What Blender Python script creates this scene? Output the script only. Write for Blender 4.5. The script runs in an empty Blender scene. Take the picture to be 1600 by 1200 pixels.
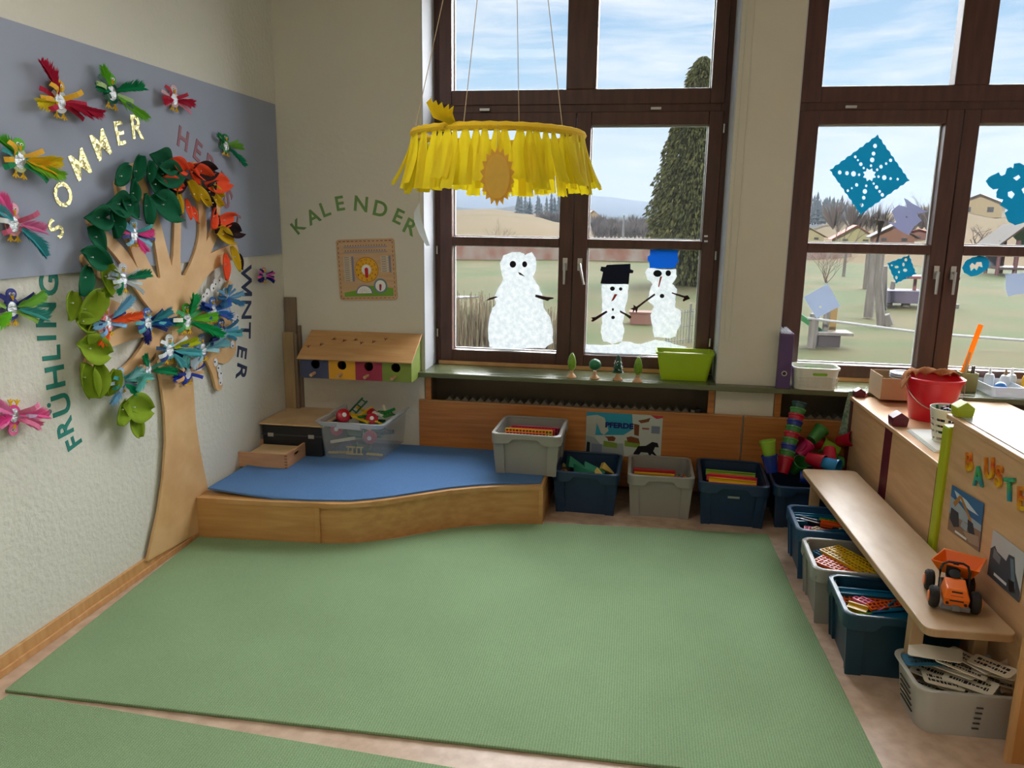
import bpy, math, random
from mathutils import Vector, Matrix, Euler, noise
R = random.Random(7)
PI = math.pi
V3 = Vector
scn = bpy.context.scene
COL = scn.collection

# ------------------------------------------------------------------ camera
YAW, PITCH, ROLL, FPX = 0.15751388, -0.20801996, 0.01405983, 1220.714
CAM = V3((2.16104, -4.56464, 1.6))
fw = V3((-math.sin(YAW)*math.cos(PITCH), math.cos(YAW)*math.cos(PITCH), math.sin(PITCH)))
r0 = V3((math.cos(YAW), math.sin(YAW), 0)); u0 = r0.cross(fw)
RT = math.cos(ROLL)*r0 + math.sin(ROLL)*u0
UP = -math.sin(ROLL)*r0 + math.cos(ROLL)*u0
cd = bpy.data.cameras.new('camera'); cam = bpy.data.objects.new('camera', cd); COL.objects.link(cam)
cd.sensor_width = 36; cd.lens = FPX/1600*36; cd.clip_end = 20000; cd.clip_start = .05
cam.matrix_world = Matrix(((RT.x, UP.x, -fw.x, CAM.x), (RT.y, UP.y, -fw.y, CAM.y), (RT.z, UP.z, -fw.z, CAM.z), (0, 0, 0, 1)))
scn.camera = cam

# ------------------------------------------------------------------ view, sky, sun, fill lamps
scn.view_settings.view_transform = 'Standard'; scn.view_settings.look = 'None'
scn.view_settings.exposure = 0.38; scn.view_settings.gamma = 1; scn.view_settings.use_curve_mapping = False
cy = scn.cycles
cy.max_bounces = 8; cy.diffuse_bounces = 5; cy.glossy_bounces = 3; cy.transmission_bounces = 8; cy.transparent_max_bounces = 16
cy.caustics_reflective = False; cy.caustics_refractive = False
cy.sample_clamp_indirect = 4.0

W = bpy.data.worlds.new('world'); scn.world = W; W.use_nodes = True
nt = W.node_tree; nt.nodes.clear()
def N(t, **k):
    n = nt.nodes.new(t)
    for a, b in k.items(): setattr(n, a, b)
    return n
tc = N('ShaderNodeTexCoord'); sep = N('ShaderNodeSeparateXYZ'); nt.links.new(tc.outputs['Generated'], sep.inputs[0])
ramp = N('ShaderNodeValToRGB'); el = ramp.color_ramp
el.elements[0].position = 0.0; el.elements[0].color = (.60, .70, .80, 1)
el.elements[1].position = 1.0; el.elements[1].color = (.10, .26, .62, 1)
for p, c in ((.05, (.60, .72, .83, 1)), (.11, (.50, .66, .82, 1)), (.17, (.27, .52, .76, 1)), (.28, (.28, .48, .76, 1))):
    e = el.elements.new(p); e.color = c
nt.links.new(sep.outputs['Z'], ramp.inputs[0])
mp = N('ShaderNodeMapping'); mp.inputs['Scale'].default_value = (2.2, 2.2, 15); mp.inputs['Rotation'].default_value = (.05, -.08, .3)
nt.links.new(tc.outputs['Generated'], mp.inputs[0])
nz = N('ShaderNodeTexNoise'); nz.inputs['Scale'].default_value = 2.3; nz.inputs['Detail'].default_value = 7; nz.inputs['Roughness'].default_value = .55; nz.inputs['Distortion'].default_value = .5
nt.links.new(mp.outputs[0], nz.inputs['Vector'])
cr = N('ShaderNodeValToRGB'); cr.color_ramp.elements[0].position = .40; cr.color_ramp.elements[0].color = (.05, .05, .05, 1); cr.color_ramp.elements[1].position = .68; cr.color_ramp.elements[1].color = (.95, .95, .95, 1)
nt.links.new(nz.outputs[0], cr.inputs[0])
mx = N('ShaderNodeMixRGB'); nt.links.new(cr.outputs[0], mx.inputs[0]); nt.links.new(ramp.outputs[0], mx.inputs[1]); mx.inputs[2].default_value = (.80, .86, .90, 1)
bg = N('ShaderNodeBackground'); bg.inputs[1].default_value = .90; nt.links.new(mx.outputs[0], bg.inputs[0])
ow = N('ShaderNodeOutputWorld'); nt.links.new(bg.outputs[0], ow.inputs[0])

def lamp(name, kind, loc, energy, color, direction=None, **k):
    l = bpy.data.lights.new(name, kind); l.energy = energy; l.color = color
    for a, b in k.items(): setattr(l, a, b)
    o = bpy.data.objects.new(name, l); COL.objects.link(o); o.location = loc
    if direction is not None: o.rotation_euler = V3(direction).to_track_quat('-Z', 'Y').to_euler()
    return o
# hazy winter daylight falling through the windows
SUN = lamp('hazy_sun', 'SUN', (5, 10, 12), 24, (.95, .98, 1.0), (-.42, -.80, -.42), angle=math.radians(90))
# second sun added behind the building, brightening the near sides of things outside
SUN2 = lamp('garden_fill_sun', 'SUN', (-5, -10, 14), 4.0, (1.0, .95, .86), (.42, .78, -.46), angle=math.radians(4))
# added unseen fill lamps under the ceiling, brightening the room
for i, (x, y, e) in enumerate([(.95, -2.9, 15), (2.2, -5.6, 5), (5.4, -5.6, 4)]):
    lamp('ceiling_fill', 'AREA', (x, y, 3.2), e, (1.0, .95, .87), (0, 0, -1), shape='RECTANGLE', size=1.2, size_y=.4)

# ------------------------------------------------------------------ pixel -> point on a real plane
class Fr:
    def __init__(s, O, U, V): s.O = V3(O); s.U = V3(U).normalized(); s.V = V3(V).normalized(); s.N = s.U.cross(s.V)
    def hit(s, px, py, off=0):
        r = fw + RT*((px-800)/FPX) - UP*((py-600)/FPX)
        o = s.O + s.N*off
        return CAM + r*((o-CAM).dot(s.N)/r.dot(s.N))
    def uv(s, px, py, off=0):
        d = s.hit(px, py, off)-s.O; return (d.dot(s.U), d.dot(s.V))
    def mat(s, u, v, n=0, rot=0):
        p = s.O+s.U*u+s.V*v+s.N*n
        m = Matrix(((s.U.x, s.V.x, s.N.x, p.x), (s.U.y, s.V.y, s.N.y, p.y), (s.U.z, s.V.z, s.N.z, p.z), (0, 0, 0, 1)))
        return m @ Matrix.Rotation(rot, 4, 'Z')
LW = Fr((0, 0, 0), (0, 1, 0), (0, 0, 1))            # left wall, normal +x
BW = Fr((0, 0, 0), (1, 0, 0), (0, 0, 1))            # back wall, normal -y
SH = Fr((3.36, -.06, 0), (.025, -1, 0), (0, 0, 1))  # shelf fronts, normal -x
def ZP(z): return Fr((0, 0, z), (1, 0, 0), (0, 1, 0))
def YP(y): return Fr((0, y, 0), (1, 0, 0), (0, 0, 1))
def at(z, px, py): return ZP(z).hit(px, py)

# ------------------------------------------------------------------ materials
def lin(c):
    return tuple(((v/255)/12.92 if v/255 <= .04045 else ((v/255+.055)/1.055)**2.4) for v in c)
MATS = {}
def mat(name, rgb, rough=.6, bump=0, bscale=80, var=0, vscale=6, kind=None, alpha=1, metal=0, trans=0, spec=.5, rgb2=None, stretch=(1, 1, 1), coat=0, emit=0):
    if name in MATS: return MATS[name]
    m = bpy.data.materials.new(name); m.use_nodes = True; t = m.node_tree; b = t.nodes['Principled BSDF']
    c = lin(rgb)+(1,)
    b.inputs['Base Color'].default_value = c; b.inputs['Roughness'].default_value = rough; b.inputs['Metallic'].default_value = metal
    b.inputs['Specular IOR Level'].default_value = spec; b.inputs['Coat Weight'].default_value = coat
    b.inputs['Alpha'].default_value = alpha
    tcn = t.nodes.new('ShaderNodeTexCoord'); mpn = t.nodes.new('ShaderNodeMapping'); mpn.inputs['Scale'].default_value = stretch
    t.links.new(tcn.outputs['Object'], mpn.inputs[0])
    nzn = t.nodes.new('ShaderNodeTexNoise'); nzn.inputs['Scale'].default_value = vscale; nzn.inputs['Detail'].default_value = 5
    t.links.new(mpn.outputs[0], nzn.inputs['Vector'])
    if var or rgb2:
        rp = t.nodes.new('ShaderNodeValToRGB')
        c2 = lin(rgb2)+(1,) if rgb2 else tuple(v*(1-var) for v in c[:3])+(1,)
        rp.color_ramp.elements[0].position = .35; rp.color_ramp.elements[0].color = c2
        rp.color_ramp.elements[1].position = .65; rp.color_ramp.elements[1].color = c
        t.links.new(nzn.outputs[0], rp.inputs[0]); t.links.new(rp.outputs[0], b.inputs['Base Color'])
    if bump:
        n2 = t.nodes.new('ShaderNodeTexNoise'); n2.inputs['Scale'].default_value = bscale; n2.inputs['Detail'].default_value = 4
        t.links.new(tcn.outputs['Object'], n2.inputs['Vector'])
        bp = t.nodes.new('ShaderNodeBump'); bp.inputs['Strength'].default_value = bump; bp.inputs['Distance'].default_value = .01
        t.links.new(n2.outputs[0], bp.inputs['Height']); t.links.new(bp.outputs[0], b.inputs['Normal'])
    if trans:
        tr = t.nodes.new('ShaderNodeBsdfTranslucent'); tr.inputs[0].default_value = c
        ms = t.nodes.new('ShaderNodeMixShader'); ms.inputs[0].default_value = trans
        t.links.new(b.outputs[0], ms.inputs[1]); t.links.new(tr.outputs[0], ms.inputs[2]); t.links.new(ms.outputs[0], t.nodes['Material Output'].inputs[0])
    MATS[name] = m; return m
def wood(name, a, b, rough=.45, s=(1, 9, 1), vs=5, coat=.0): return mat(name, a, rough, rgb2=b, stretch=s, vscale=vs, bump=.03, bscale=60, coat=coat)
def glassy(name, rgb, op, rough=.1):
    if name in MATS: return MATS[name]
    m = bpy.data.materials.new(name); m.use_nodes = True; t = m.node_tree; b = t.nodes['Principled BSDF']
    b.inputs['Base Color'].default_value = lin(rgb)+(1,); b.inputs['Roughness'].default_value = rough
    tr = t.nodes.new('ShaderNodeBsdfTransparent'); ms = t.nodes.new('ShaderNodeMixShader'); ms.inputs[0].default_value = op
    t.links.new(tr.outputs[0], ms.inputs[1]); t.links.new(b.outputs[0], ms.inputs[2]); t.links.new(ms.outputs[0], t.nodes['Material Output'].inputs[0])
    MATS[name] = m; return m
def plain(rgb, rough=.5): return mat('paint_%d_%d_%d_%d' % (*rgb, int(rough*100)), rgb, rough)
def felt(rgb): return mat('felt_%d_%d_%d' % rgb, rgb, .95, bump=.25, bscale=500, var=.12, vscale=25, spec=.2)
def paper(rgb): return mat('paper_%d_%d_%d' % rgb, rgb, .8, spec=.3)
def fluff(rgb): return mat('feather_%d_%d_%d' % rgb, rgb, .9, trans=.3, spec=.1)
def plastic(rgb, rough=.3): return mat('plastic_%d_%d_%d' % rgb, rgb, rough, var=.06, vscale=3)

m_wall = mat('wall_plaster', (214, 212, 202), .9, bump=.55, bscale=38, var=.03, vscale=2, spec=.2)
m_wallb = mat('back_wall_plaster', (212, 207, 194), .9, bump=.28, bscale=30, var=.03, vscale=2, spec=.2)
m_reveal = mat('reveal_white', (184, 186, 192), .7, bump=.08, bscale=20)
m_panel = mat('lavender_panel', (150, 158, 178), .85, bump=.05, bscale=200, var=.04, vscale=3)
m_floor = mat('linoleum', (206, 180, 158), .38, rgb2=(182, 154, 132), vscale=16, bump=.02, bscale=50)
m_birch = wood('birch', (212, 182, 140), (196, 160, 114), .42, (1, 1, .25), 7)
m_beech = wood('beech', (206, 160, 106), (192, 142, 88), .4, (3, 12, .6), 2.5)
m_beechd = wood('beech_deep', (206, 158, 98), (190, 140, 82), .42, (.5, 8, 8), 4)
m_beechv = wood('shelf_beech', (222, 182, 140), (208, 166, 122), .4, (2, 14, .5), 2)
m_cover = wood('radiator_cover_wood', (190, 124, 62), (164, 100, 46), .4, (.7, 6, 14), 3)
m_frame = wood('window_frame_wood', (84, 50, 40), (70, 40, 32), .4, (8, 8, 1), 4)
m_sillw = mat('sill_olive', (96, 102, 72), .25, var=.06, vscale=4)
m_steel = mat('brushed_metal', (190, 190, 186), .35, metal=.9)
m_green = mat('green_carpet', (140, 168, 128), .95, bump=.5, bscale=420, var=.07, vscale=2.5, spec=.15)
m_blue = mat('blue_carpet', (92, 130, 180), .95, bump=.35, bscale=380, var=.06, vscale=3, spec=.15)
m_glass = glassy('window_glass', (235, 240, 242), .05, .02)
m_clear = glassy('clear_plastic', (205, 212, 214), .20, .12)
m_clearr = glassy('clear_plastic_rim', (215, 220, 224), .55, .2)
m_black = plain((18, 18, 22), .4)
m_white = plain((236, 236, 236), .5)
m_cord = mat('cord_beige', (190, 170, 140), .9)
m_strawp = wood('strip_wood', (168, 142, 104), (150, 124, 88), .6, (8, 8, 1), 4)
m_plankd = wood('plank_grey_brown', (132, 112, 92), (116, 98, 80), .65, (9, 9, .6), 4)

# ------------------------------------------------------------------ mesh building
class MB:
    def __init__(s): s.v = []; s.f = []; s.mi = []; s.m = 0
    def add(s, vs, fs, M=None):
        o = len(s.v)
        s.v += [tuple(M @ V3(p)) if M is not None else tuple(p) for p in vs]
        for f in fs: s.f.append([i+o for i in f]); s.mi.append(s.m)
        return s
    def box(s, a, b, M=None):
        x0, y0, z0 = a; x1, y1, z1 = b
        return s.add([(x0, y0, z0), (x1, y0, z0), (x1, y1, z0), (x0, y1, z0), (x0, y0, z1), (x1, y0, z1), (x1, y1, z1), (x0, y1, z1)],
                     [(0, 3, 2, 1), (4, 5, 6, 7), (0, 1, 5, 4), (1, 2, 6, 5), (2, 3, 7, 6), (3, 0, 4, 7)], M)
    def cbox(s, c, d, M=None): return s.box([c[i]-d[i]/2 for i in range(3)], [c[i]+d[i]/2 for i in range(3)], M)
    def loft(s, rings, M=None, cap0=True, cap1=True, closed=True):
        n = len(rings[0]); vs = [p for r in rings for p in r]; fs = []
        for i in range(len(rings)-1):
            for j in range(n if closed else n-1):
                k = (j+1) % n; fs.append((i*n+j, i*n+k, (i+1)*n+k, (i+1)*n+j))
        if cap0: fs.append(tuple(range(n-1, -1, -1)))
        if cap1: fs.append(tuple(range((len(rings)-1)*n, len(rings)*n)))
        return s.add(vs, fs, M)
    def lathe(s, prof, n=24, M=None, cap=True):
        return s.loft([[(r*math.cos(2*PI*j/n), r*math.sin(2*PI*j/n), z) for j in range(n)] for r, z in prof], M, cap, cap)
    def tube(s, pts, r, n=8, M=None, caps=True):
        pts = [V3(p) for p in pts]; rings = []
        rr = r if isinstance(r, (list, tuple)) else [r]*len(pts)
        up = V3((0, 0, 1))
        for i, p in enumerate(pts):
            d = (pts[min(i+1, len(pts)-1)]-pts[max(i-1, 0)])
            d = d.normalized() if d.length > 1e-9 else V3((0, 0, 1))
            a = d.cross(up)
            if a.length < .05: a = d.cross(V3((1, 0, 0)))
            a.normalize(); b = d.cross(a)
            rings.append([tuple(p+a*rr[i]*math.cos(2*PI*j/n)+b*rr[i]*math.sin(2*PI*j/n)) for j in range(n)])
        return s.loft(rings, M, caps, caps)
    def prism(s, poly, z0, z1, M=None):
        n = len(poly)
        a = sum(poly[i][0]*poly[(i+1) % n][1]-poly[(i+1) % n][0]*poly[i][1] for i in range(n))
        if a < 0: poly = poly[::-1]
        return s.loft([[(x, y, z0) for x, y in poly], [(x, y, z1) for x, y in poly]], M)
    def disc(s, x, y, rx, ry, z0, z1, n=20, rot=0, M=None):
        c, q = math.cos(rot), math.sin(rot)
        return s.prism([(x+rx*math.cos(t)*c-ry*math.sin(t)*q, y+rx*math.cos(t)*q+ry*math.sin(t)*c) for t in [2*PI*i/n for i in range(n)]], z0, z1, M)
    def stroke(s, pts, ws, z0, z1, M=None, cap=5):
        """thick line with round ends as one prism"""
        P = [V3((p[0], p[1])) for p in pts]; L = []; Rr = []
        for i, p in enumerate(P):
            d = (P[min(i+1, len(P)-1)]-P[max(i-1, 0)]).normalized(); nn = V3((-d.y, d.x))
            L.append(p+nn*ws[i]/2); Rr.append(p-nn*ws[i]/2)
        d0 = (P[0]-P[1]).normalized(); d1 = (P[-1]-P[-2]).normalized()
        def arc(c, frm, r):
            a0 = math.atan2(frm.y-c.y, frm.x-c.x)
            return [V3((c.x+r*math.cos(a0-PI*k/(cap+1)), c.y+r*math.sin(a0-PI*k/(cap+1)))) for k in range(1, cap+1)]
        poly = L+arc(P[-1], L[-1], ws[-1]/2)+Rr[::-1]+arc(P[0], Rr[0], ws[0]/2)
        return s.prism([(p.x, p.y) for p in poly], z0, z1, M)
    def ribbon(s, pts, wd, w, t=.0008, M=None):
        pts = [V3(p) for p in pts]; wd = V3(wd).normalized(); rings = []
        ww = w if isinstance(w, (list, tuple)) else [w]*len(pts)
        for i, p in enumerate(pts):
            d = (pts[min(i+1, len(pts)-1)]-pts[max(i-1, 0)]).normalized(); nn = d.cross(wd).normalized()*t
            a = wd*ww[i]/2
            rings.append([tuple(p+a+nn), tuple(p-a+nn), tuple(p-a-nn), tuple(p+a-nn)])
        return s.loft(rings, M)
    def sphere(s, c, r, M=None, n=12, m=8):
        rz = r if isinstance(r, (tuple, list)) else (r, r, r)
        rings = []
        for i in range(m+1):
            t = PI*i/m; q = max(math.sin(t), .001)
            rings.append([(c[0]+rz[0]*q*math.cos(2*PI*j/n), c[1]+rz[1]*q*math.sin(2*PI*j/n), c[2]-rz[2]*math.cos(t)) for j in range(n)])
        return s.loft(rings, M)
    def mesh(s, name, mats):
        me = bpy.data.meshes.new(name); me.from_pydata(s.v, [], s.f)
        for m in (mats if isinstance(mats, (list, tuple)) else [mats]): me.materials.append(m)
        me.polygons.foreach_set('material_index', s.mi); me.update(); return me
def finish(name, me, parent=None, smooth=False, bevel=0, mw=None, ang=35):
    o = bpy.data.objects.new(name, me); COL.objects.link(o)
    if parent: o.parent = parent
    if mw is not None: o.matrix_world = mw
    if smooth:
        me.polygons.foreach_set('use_smooth', [True]*len(me.polygons))
        try: me.set_sharp_from_angle(angle=math.radians(ang))
        except Exception: pass
    if bevel:
        b = o.modifiers.new('bevel', 'BEVEL'); b.width = bevel; b.segments = 2; b.limit_method = 'ANGLE'; b.angle_limit = math.radians(40)
    return o
def obj(name, M, mats, parent=None, smooth=False, bevel=0, mw=None, ang=35): return finish(name, M.mesh(name, mats), parent, smooth, bevel, mw, ang)
def tag(o, label, cat, group=None):
    o['label'] = label; o['category'] = cat
    if group: o['group'] = group
    return o
def struct(name, M, m, parent=None, **k):
    o = obj(name, M, m, parent, **k)
    if not parent: o['kind'] = 'structure'
    return o
def thing(name, label, cat, mw=None, group=None):
    o = bpy.data.objects.new(name, None); COL.objects.link(o); o.empty_display_size = .05
    if mw is not None: o.matrix_world = mw if isinstance(mw, Matrix) else Matrix.Translation(mw)
    return tag(o, label, cat, group)
def sstruct(name, mw=None):
    o = bpy.data.objects.new(name, None); COL.objects.link(o); o['kind'] = 'structure'
    if mw is not None: o.matrix_world = mw
    return o
def T(x, y, z): return Matrix.Translation((x, y, z))
def RX(a): return Matrix.Rotation(a, 4, 'X')
def RY(a): return Matrix.Rotation(a, 4, 'Y')
def RZ(a): return Matrix.Rotation(a, 4, 'Z')
def rrect(w, d, r, z, n=4, cx=0, cy=0):
    out = []
    for sx, sy, a0 in ((1, 1, 0), (-1, 1, PI/2), (-1, -1, PI), (1, -1, 3*PI/2)):
        for k in range(n+1):
            a = a0+PI/2*k/n
            out.append((cx+sx*(w/2-r)+r*math.cos(a), cy+sy*(d/2-r)+r*math.sin(a), z))
    return out
def text_mesh(ch, h, depth, bold=.0, width=1.0):
    cu = bpy.data.curves.new('text', 'FONT'); cu.body = ch; cu.size = 1; cu.offset = bold; cu.resolution_u = 4
    to = bpy.data.objects.new('text', cu); me = bpy.data.meshes.new_from_object(to)
    xs = [v.co.x for v in me.vertices]; ys = [v.co.y for v in me.vertices]
    cx, cyy = (min(xs)+max(xs))/2, (min(ys)+max(ys))/2; k = h/(max(ys)-min(ys))
    vs = [((v.co.x-cx)*k*width, (v.co.y-cyy)*k) for v in me.vertices]
    fs = [tuple(p.vertices) for p in me.polygons]
    M = flat_extrude(vs, fs, 0, depth)
    bpy.data.objects.remove(to); bpy.data.curves.remove(cu); bpy.data.meshes.remove(me)
    return M
def flat_extrude(vs, fs, z0, z1, M=None):
    M = M or MB(); n = len(vs); q = []
    cnt = {}
    for f in fs:
        for i in range(len(f)):
            a, b = f[i], f[(i+1) % len(f)]; cnt[(a, b)] = cnt.get((a, b), 0)+1
    f2 = []
    for f in fs:
        ar = sum(vs[f[i]][0]*vs[f[(i+1) % len(f)]][1]-vs[f[(i+1) % len(f)]][0]*vs[f[i]][1] for i in range(len(f)))
        g = tuple(f) if ar > 0 else tuple(f[::-1])
        f2.append(tuple(i+n for i in g)); f2.append(g[::-1])
        for i in range(len(f)):
            a, b = f[i], f[(i+1) % len(f)]
            if (b, a) not in cnt: f2.append((a, b, b+n, a+n) if ar > 0 else (b, a, a+n, b+n))
    M.add([(x, y, z0) for x, y in vs]+[(x, y, z1) for x, y in vs], f2)
    return M
def cutout(loops, z0, z1, M=None):
    """filled 2-D shape; first loop outer, others holes"""
    cu = bpy.data.curves.new('cut', 'CURVE'); cu.dimensions = '2D'; cu.fill_mode = 'BOTH'
    for L in loops:
        sp = cu.splines.new('POLY'); sp.points.add(len(L)-1)
        for i, p in enumerate(L): sp.points[i].co = (p[0], p[1], 0, 1)
        sp.use_cyclic_u = True
    to = bpy.data.objects.new('cut', cu); me = bpy.data.meshes.new_from_object(to)
    vs = [(v.co.x, v.co.y) for v in me.vertices]; fs = [tuple(p.vertices) for p in me.polygons]
    bpy.data.objects.remove(to); bpy.data.curves.remove(cu); bpy.data.meshes.remove(me)
    return flat_extrude(vs, fs, z0, z1, M)
def put(o, m): o.matrix_world = m; return o

# ================================================================== ROOM SHELL
CEIL = 3.25; XR = 7.2; YF = -7.0
DW = 2.118
WIN = [(.89+DW*i-(.045 if i else 0), 2.636+DW*i) for i in range(3)]
WZ0, WZ1 = .685, 3.12
struct('floor', MB().box((-.2, YF, -.12), (XR, .30, 0)), m_floor)
struct('ceiling', MB().box((-.2, YF, CEIL), (XR, .55, CEIL+.15)), mat('ceiling_white', (222, 220, 212), .9))
struct('wall_left', MB().box((-.25, YF, 0), (0, .0, CEIL)), m_wall)
struct('wall_front', MB().box((-.2, YF-.2, 0), (XR, YF, CEIL)), m_wallb)
struct('wall_right', MB().box((XR, YF-.2, 0), (XR+.2, .55, .9)).box((XR, YF-.2, 2.95), (XR+.2, .55, CEIL)).box((XR, YF-.2, .9), (XR+.2, -5.9, 2.95)).box((XR, -3.9, .9), (XR+.2, -3.3, 2.95)).box((XR, -1.3, .9), (XR+.2, .55, 2.95)), m_wallb)
for i_, (ya, yb_) in enumerate(((-5.9, -3.9), (-3.3, -1.3))):  # unseen windows added to let light onto the left wall
    w = MB()
    for yy in (ya, (ya+yb_)/2-.05, yb_-.08): w.box((XR+.05, yy, .9), (XR+.13, yy+.08, 2.95))
    w.box((XR+.05, ya, .9), (XR+.13, yb_, .98)).box((XR+.05, ya, 2.2), (XR+.13, yb_, 2.28)).box((XR+.05, ya, 2.87), (XR+.13, yb_, 2.95))
    struct('window_%d' % (i_+4), w, m_frame)
w = MB()
xs = [-.25]+[v for p in WIN for v in p]+[XR]
for i in range(0, len(xs), 2): w.box((xs[i], 0, 0), (xs[i+1], .45, CEIL))       # piers
for a, b in WIN:
    w.box((a, 0, WZ1), (b, .45, CEIL))                                             # lintels
    w.box((a, .27, 0), (b, .45, WZ0-.03))                                           # thin wall behind the radiator niche
    w.box((a, .30, WZ0-.03), (b, .45, WZ0-.0))
struct('wall_back', w, m_wallb)
# smooth white reveals of the windows
for i, (a, b) in enumerate(WIN):
    w = MB().box((a, .0, WZ0), (a+.006, .262, WZ1)).box((b-.006, .0, WZ0), (b, .262, WZ1)).box((a+.006, .0, WZ1-.006), (b-.006, .262, WZ1))
    struct('trim_%d' % (i+2), w, m_reveal)
# window sill board
w = MB().box((.86, -.075, WZ0-.03), (XR, 0, WZ0))
for a, b in WIN: w.box((a+.002, 0, WZ0-.03), (b-.002, .262, WZ0))
struct('trim_1', w, m_sillw, bevel=.004)
b = MB().box((0, -4.8, 0), (.014, -.01, .07)).box((.014, -4.8, 0), (.024, -.01, .028))
struct('baseboard_left', b, m_beech, bevel=.003)

# windows ---------------------------------------------------------------
def window(n, x0, x1):
    w = sstruct('window_%d' % n, T(x0, 0, 0))
    X = x1-x0; L = lambda v: v+DW*(n-1)-x0                       # measured on window 1
    f = MB(); y0, y1 = .262, .36
    f.box((0, y0, WZ0+.0), (.05, y1, WZ1)).box((X-.05, y0, WZ0), (X, y1, WZ1)).box((.05, y0, WZ0), (X-.05, y1, WZ0+.03)).box((.05, y0, WZ1-.05), (X-.05, y1, WZ1))
    f.box((.05, y0, 2.205), (X-.05, y1, 2.275))
    struct('outer_frame', f, m_frame, w, bevel=.004)
    s = MB().box((.03, .235, WZ0), (X-.03, .262, WZ0+.022)); struct('wood_strip', s, m_beech, w, bevel=.002)
    mid = L(1.7595)
    def sash(nm, ax0, ax1, z0, z1, g, hz):
        m = MB(); a, b2 = .252, .345
        gx0, gx1, gz0, gz1 = g
        m.box((ax0, a, z0), (gx0, b2, z1)).box((gx1, a, z0), (ax1, b2, z1)).box((gx0, a, z0), (gx1, b2, gz0)).box((gx0, a, gz1), (gx1, b2, z1))
        for (h0, h1) in hz: m.box((gx0, a, h0), (gx1, b2, h1))
        o = struct(nm, m, m_frame, w, bevel=.005)
        p = MB().box((gx0, .325, gz0), (gx1, .329, gz1)); struct('window_pane', p, m_glass, o)
        # bright spacer around the glass
        e = MB(); t = .006
        zz = [gz0]+[v for h in hz for v in h]+[gz1]
        for k in range(0, len(zz), 2):
            e.box((gx0, .320, zz[k]), (gx0+t, .336, zz[k+1])).box((gx1-t, .320, zz[k]), (gx1, .336, zz[k+1])).box((gx0+t, .320, zz[k]), (gx1-t, .336, zz[k]+t)).box((gx0+t, .320, zz[k+1]-t), (gx1-t, .336, zz[k+1]))
        struct('glazing_bead', e, mat('glazing_bead', (196, 202, 204), .4), o)
        return o
    s1 = sash('sash', .035, mid-.002, .702, 2.222, (L(1.005), L(1.673), .779, 2.147), [(1.436, 1.489)])
    s2 = sash('sash', mid+.002, X-.035, .702, 2.222, (L(1.846), L(2.521), .779, 2.147), [(1.436, 1.489)])
    s3 = sash('sash', .035, X-.035, 2.262, WZ1-.03, (L(1.005), L(2.521), 2.348, WZ1-.12), [])
    mm = MB().box((L(1.692), .252, 2.348), (L(1.868), .345, WZ1-.12)); struct('mullion', mm, m_frame, s3, bevel=.005)
    for s, hx, tilt in ((s1, mid-.045, 0), (s2, mid+.045, .12 if n == 1 else 0)):
        h = MB().cbox((hx, .248, 1.335), (.028, .008, .075)).tube([(hx, .244, 1.335), (hx, .215, 1.335)], .008)
        h.tube([(hx, .215, 1.342), (hx+.03*(1 if tilt else 0), .212, 1.215)], [.009, .007])
        struct('window_handle', h, m_steel, s, smooth=True)
    hg = MB()
    for xx in (.02, X-.03):
        for zz in (.86, 1.38, 2.10): hg.tube([(xx, .245, zz), (xx, .245, zz+.05)], .006)
    for xx in (.32, X-.42): hg.cbox((xx, .243, 2.236), (.06, .016, .014))
    struct('hinge', hg, m_steel, w, smooth=True)
    return w
for i, (a, b) in enumerate(WIN): window(i+1, a, b)
ww = MB()
for px, py in ((1103, 369), (1103, 377)):
    p = BW.hit(px, py, -.25); ww.cbox((p.x, .249, p.z), (.02, .006, .010))
tag(obj('window_sensor', ww, m_white), 'small white magnetic contact on the right sash of the left window', 'sensor')

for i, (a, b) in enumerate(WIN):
    struct('trim_%d' % (i+6), MB().box((a+.001, .262, .01), (b-.001, .269, WZ0-.031)).box((a+.001, .001, .01), (a+.006, .262, WZ0-.031)).box((b-.006, .001, .01), (b-.001, .262, WZ0-.031)), mat('niche_shade_tint', (120, 108, 90), .9, var=.1))  # grey-brown lining, the niche's shade put into its colour
# radiator niches -----------------------------------------------------------
def radiator(x0, x1, label):
    t = thing('radiator', label, 'radiator', V3((x0, .13, .12)))
    m = MB(); n = int((x1-x0)/.05)
    for i in range(n): m.box((i*.05+.004, -.045, 0), (i*.05+.046, .045, .37))
    for i in range(n): m.prism([(i*.05+.01, .37), (i*.05+.025, .388), (i*.05+.04, .37)], -.04, .04, Matrix(((1, 0, 0, 0), (0, 0, -1, 0), (0, 1, 0, 0), (0, 0, 0, 1))))
    obj('radiator_fins', m, mat('radiator_beige', (138, 128, 112), .6), t)
    p = MB().tube([(x1-x0+.03, 0, -.12), (x1-x0+.03, 0, .36), (x1-x0-.01, 0, .36)], .012); obj('radiator_pipe', p, m_white, t, smooth=True)
    v = MB().lathe([(.0, 0), (.02, 0), (.022, .05), (.0, .055)], 14, T(x1-x0+.03, -.02, .37) @ RX(PI/2)); obj('radiator_valve', v, m_black, t, smooth=True)
radiator(1.0, 2.52, 'beige ribbed radiator in the niche under the window with snowmen')
radiator(1.0+DW, 2.52+DW, 'beige ribbed radiator in the niche under the snowflake window')
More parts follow.
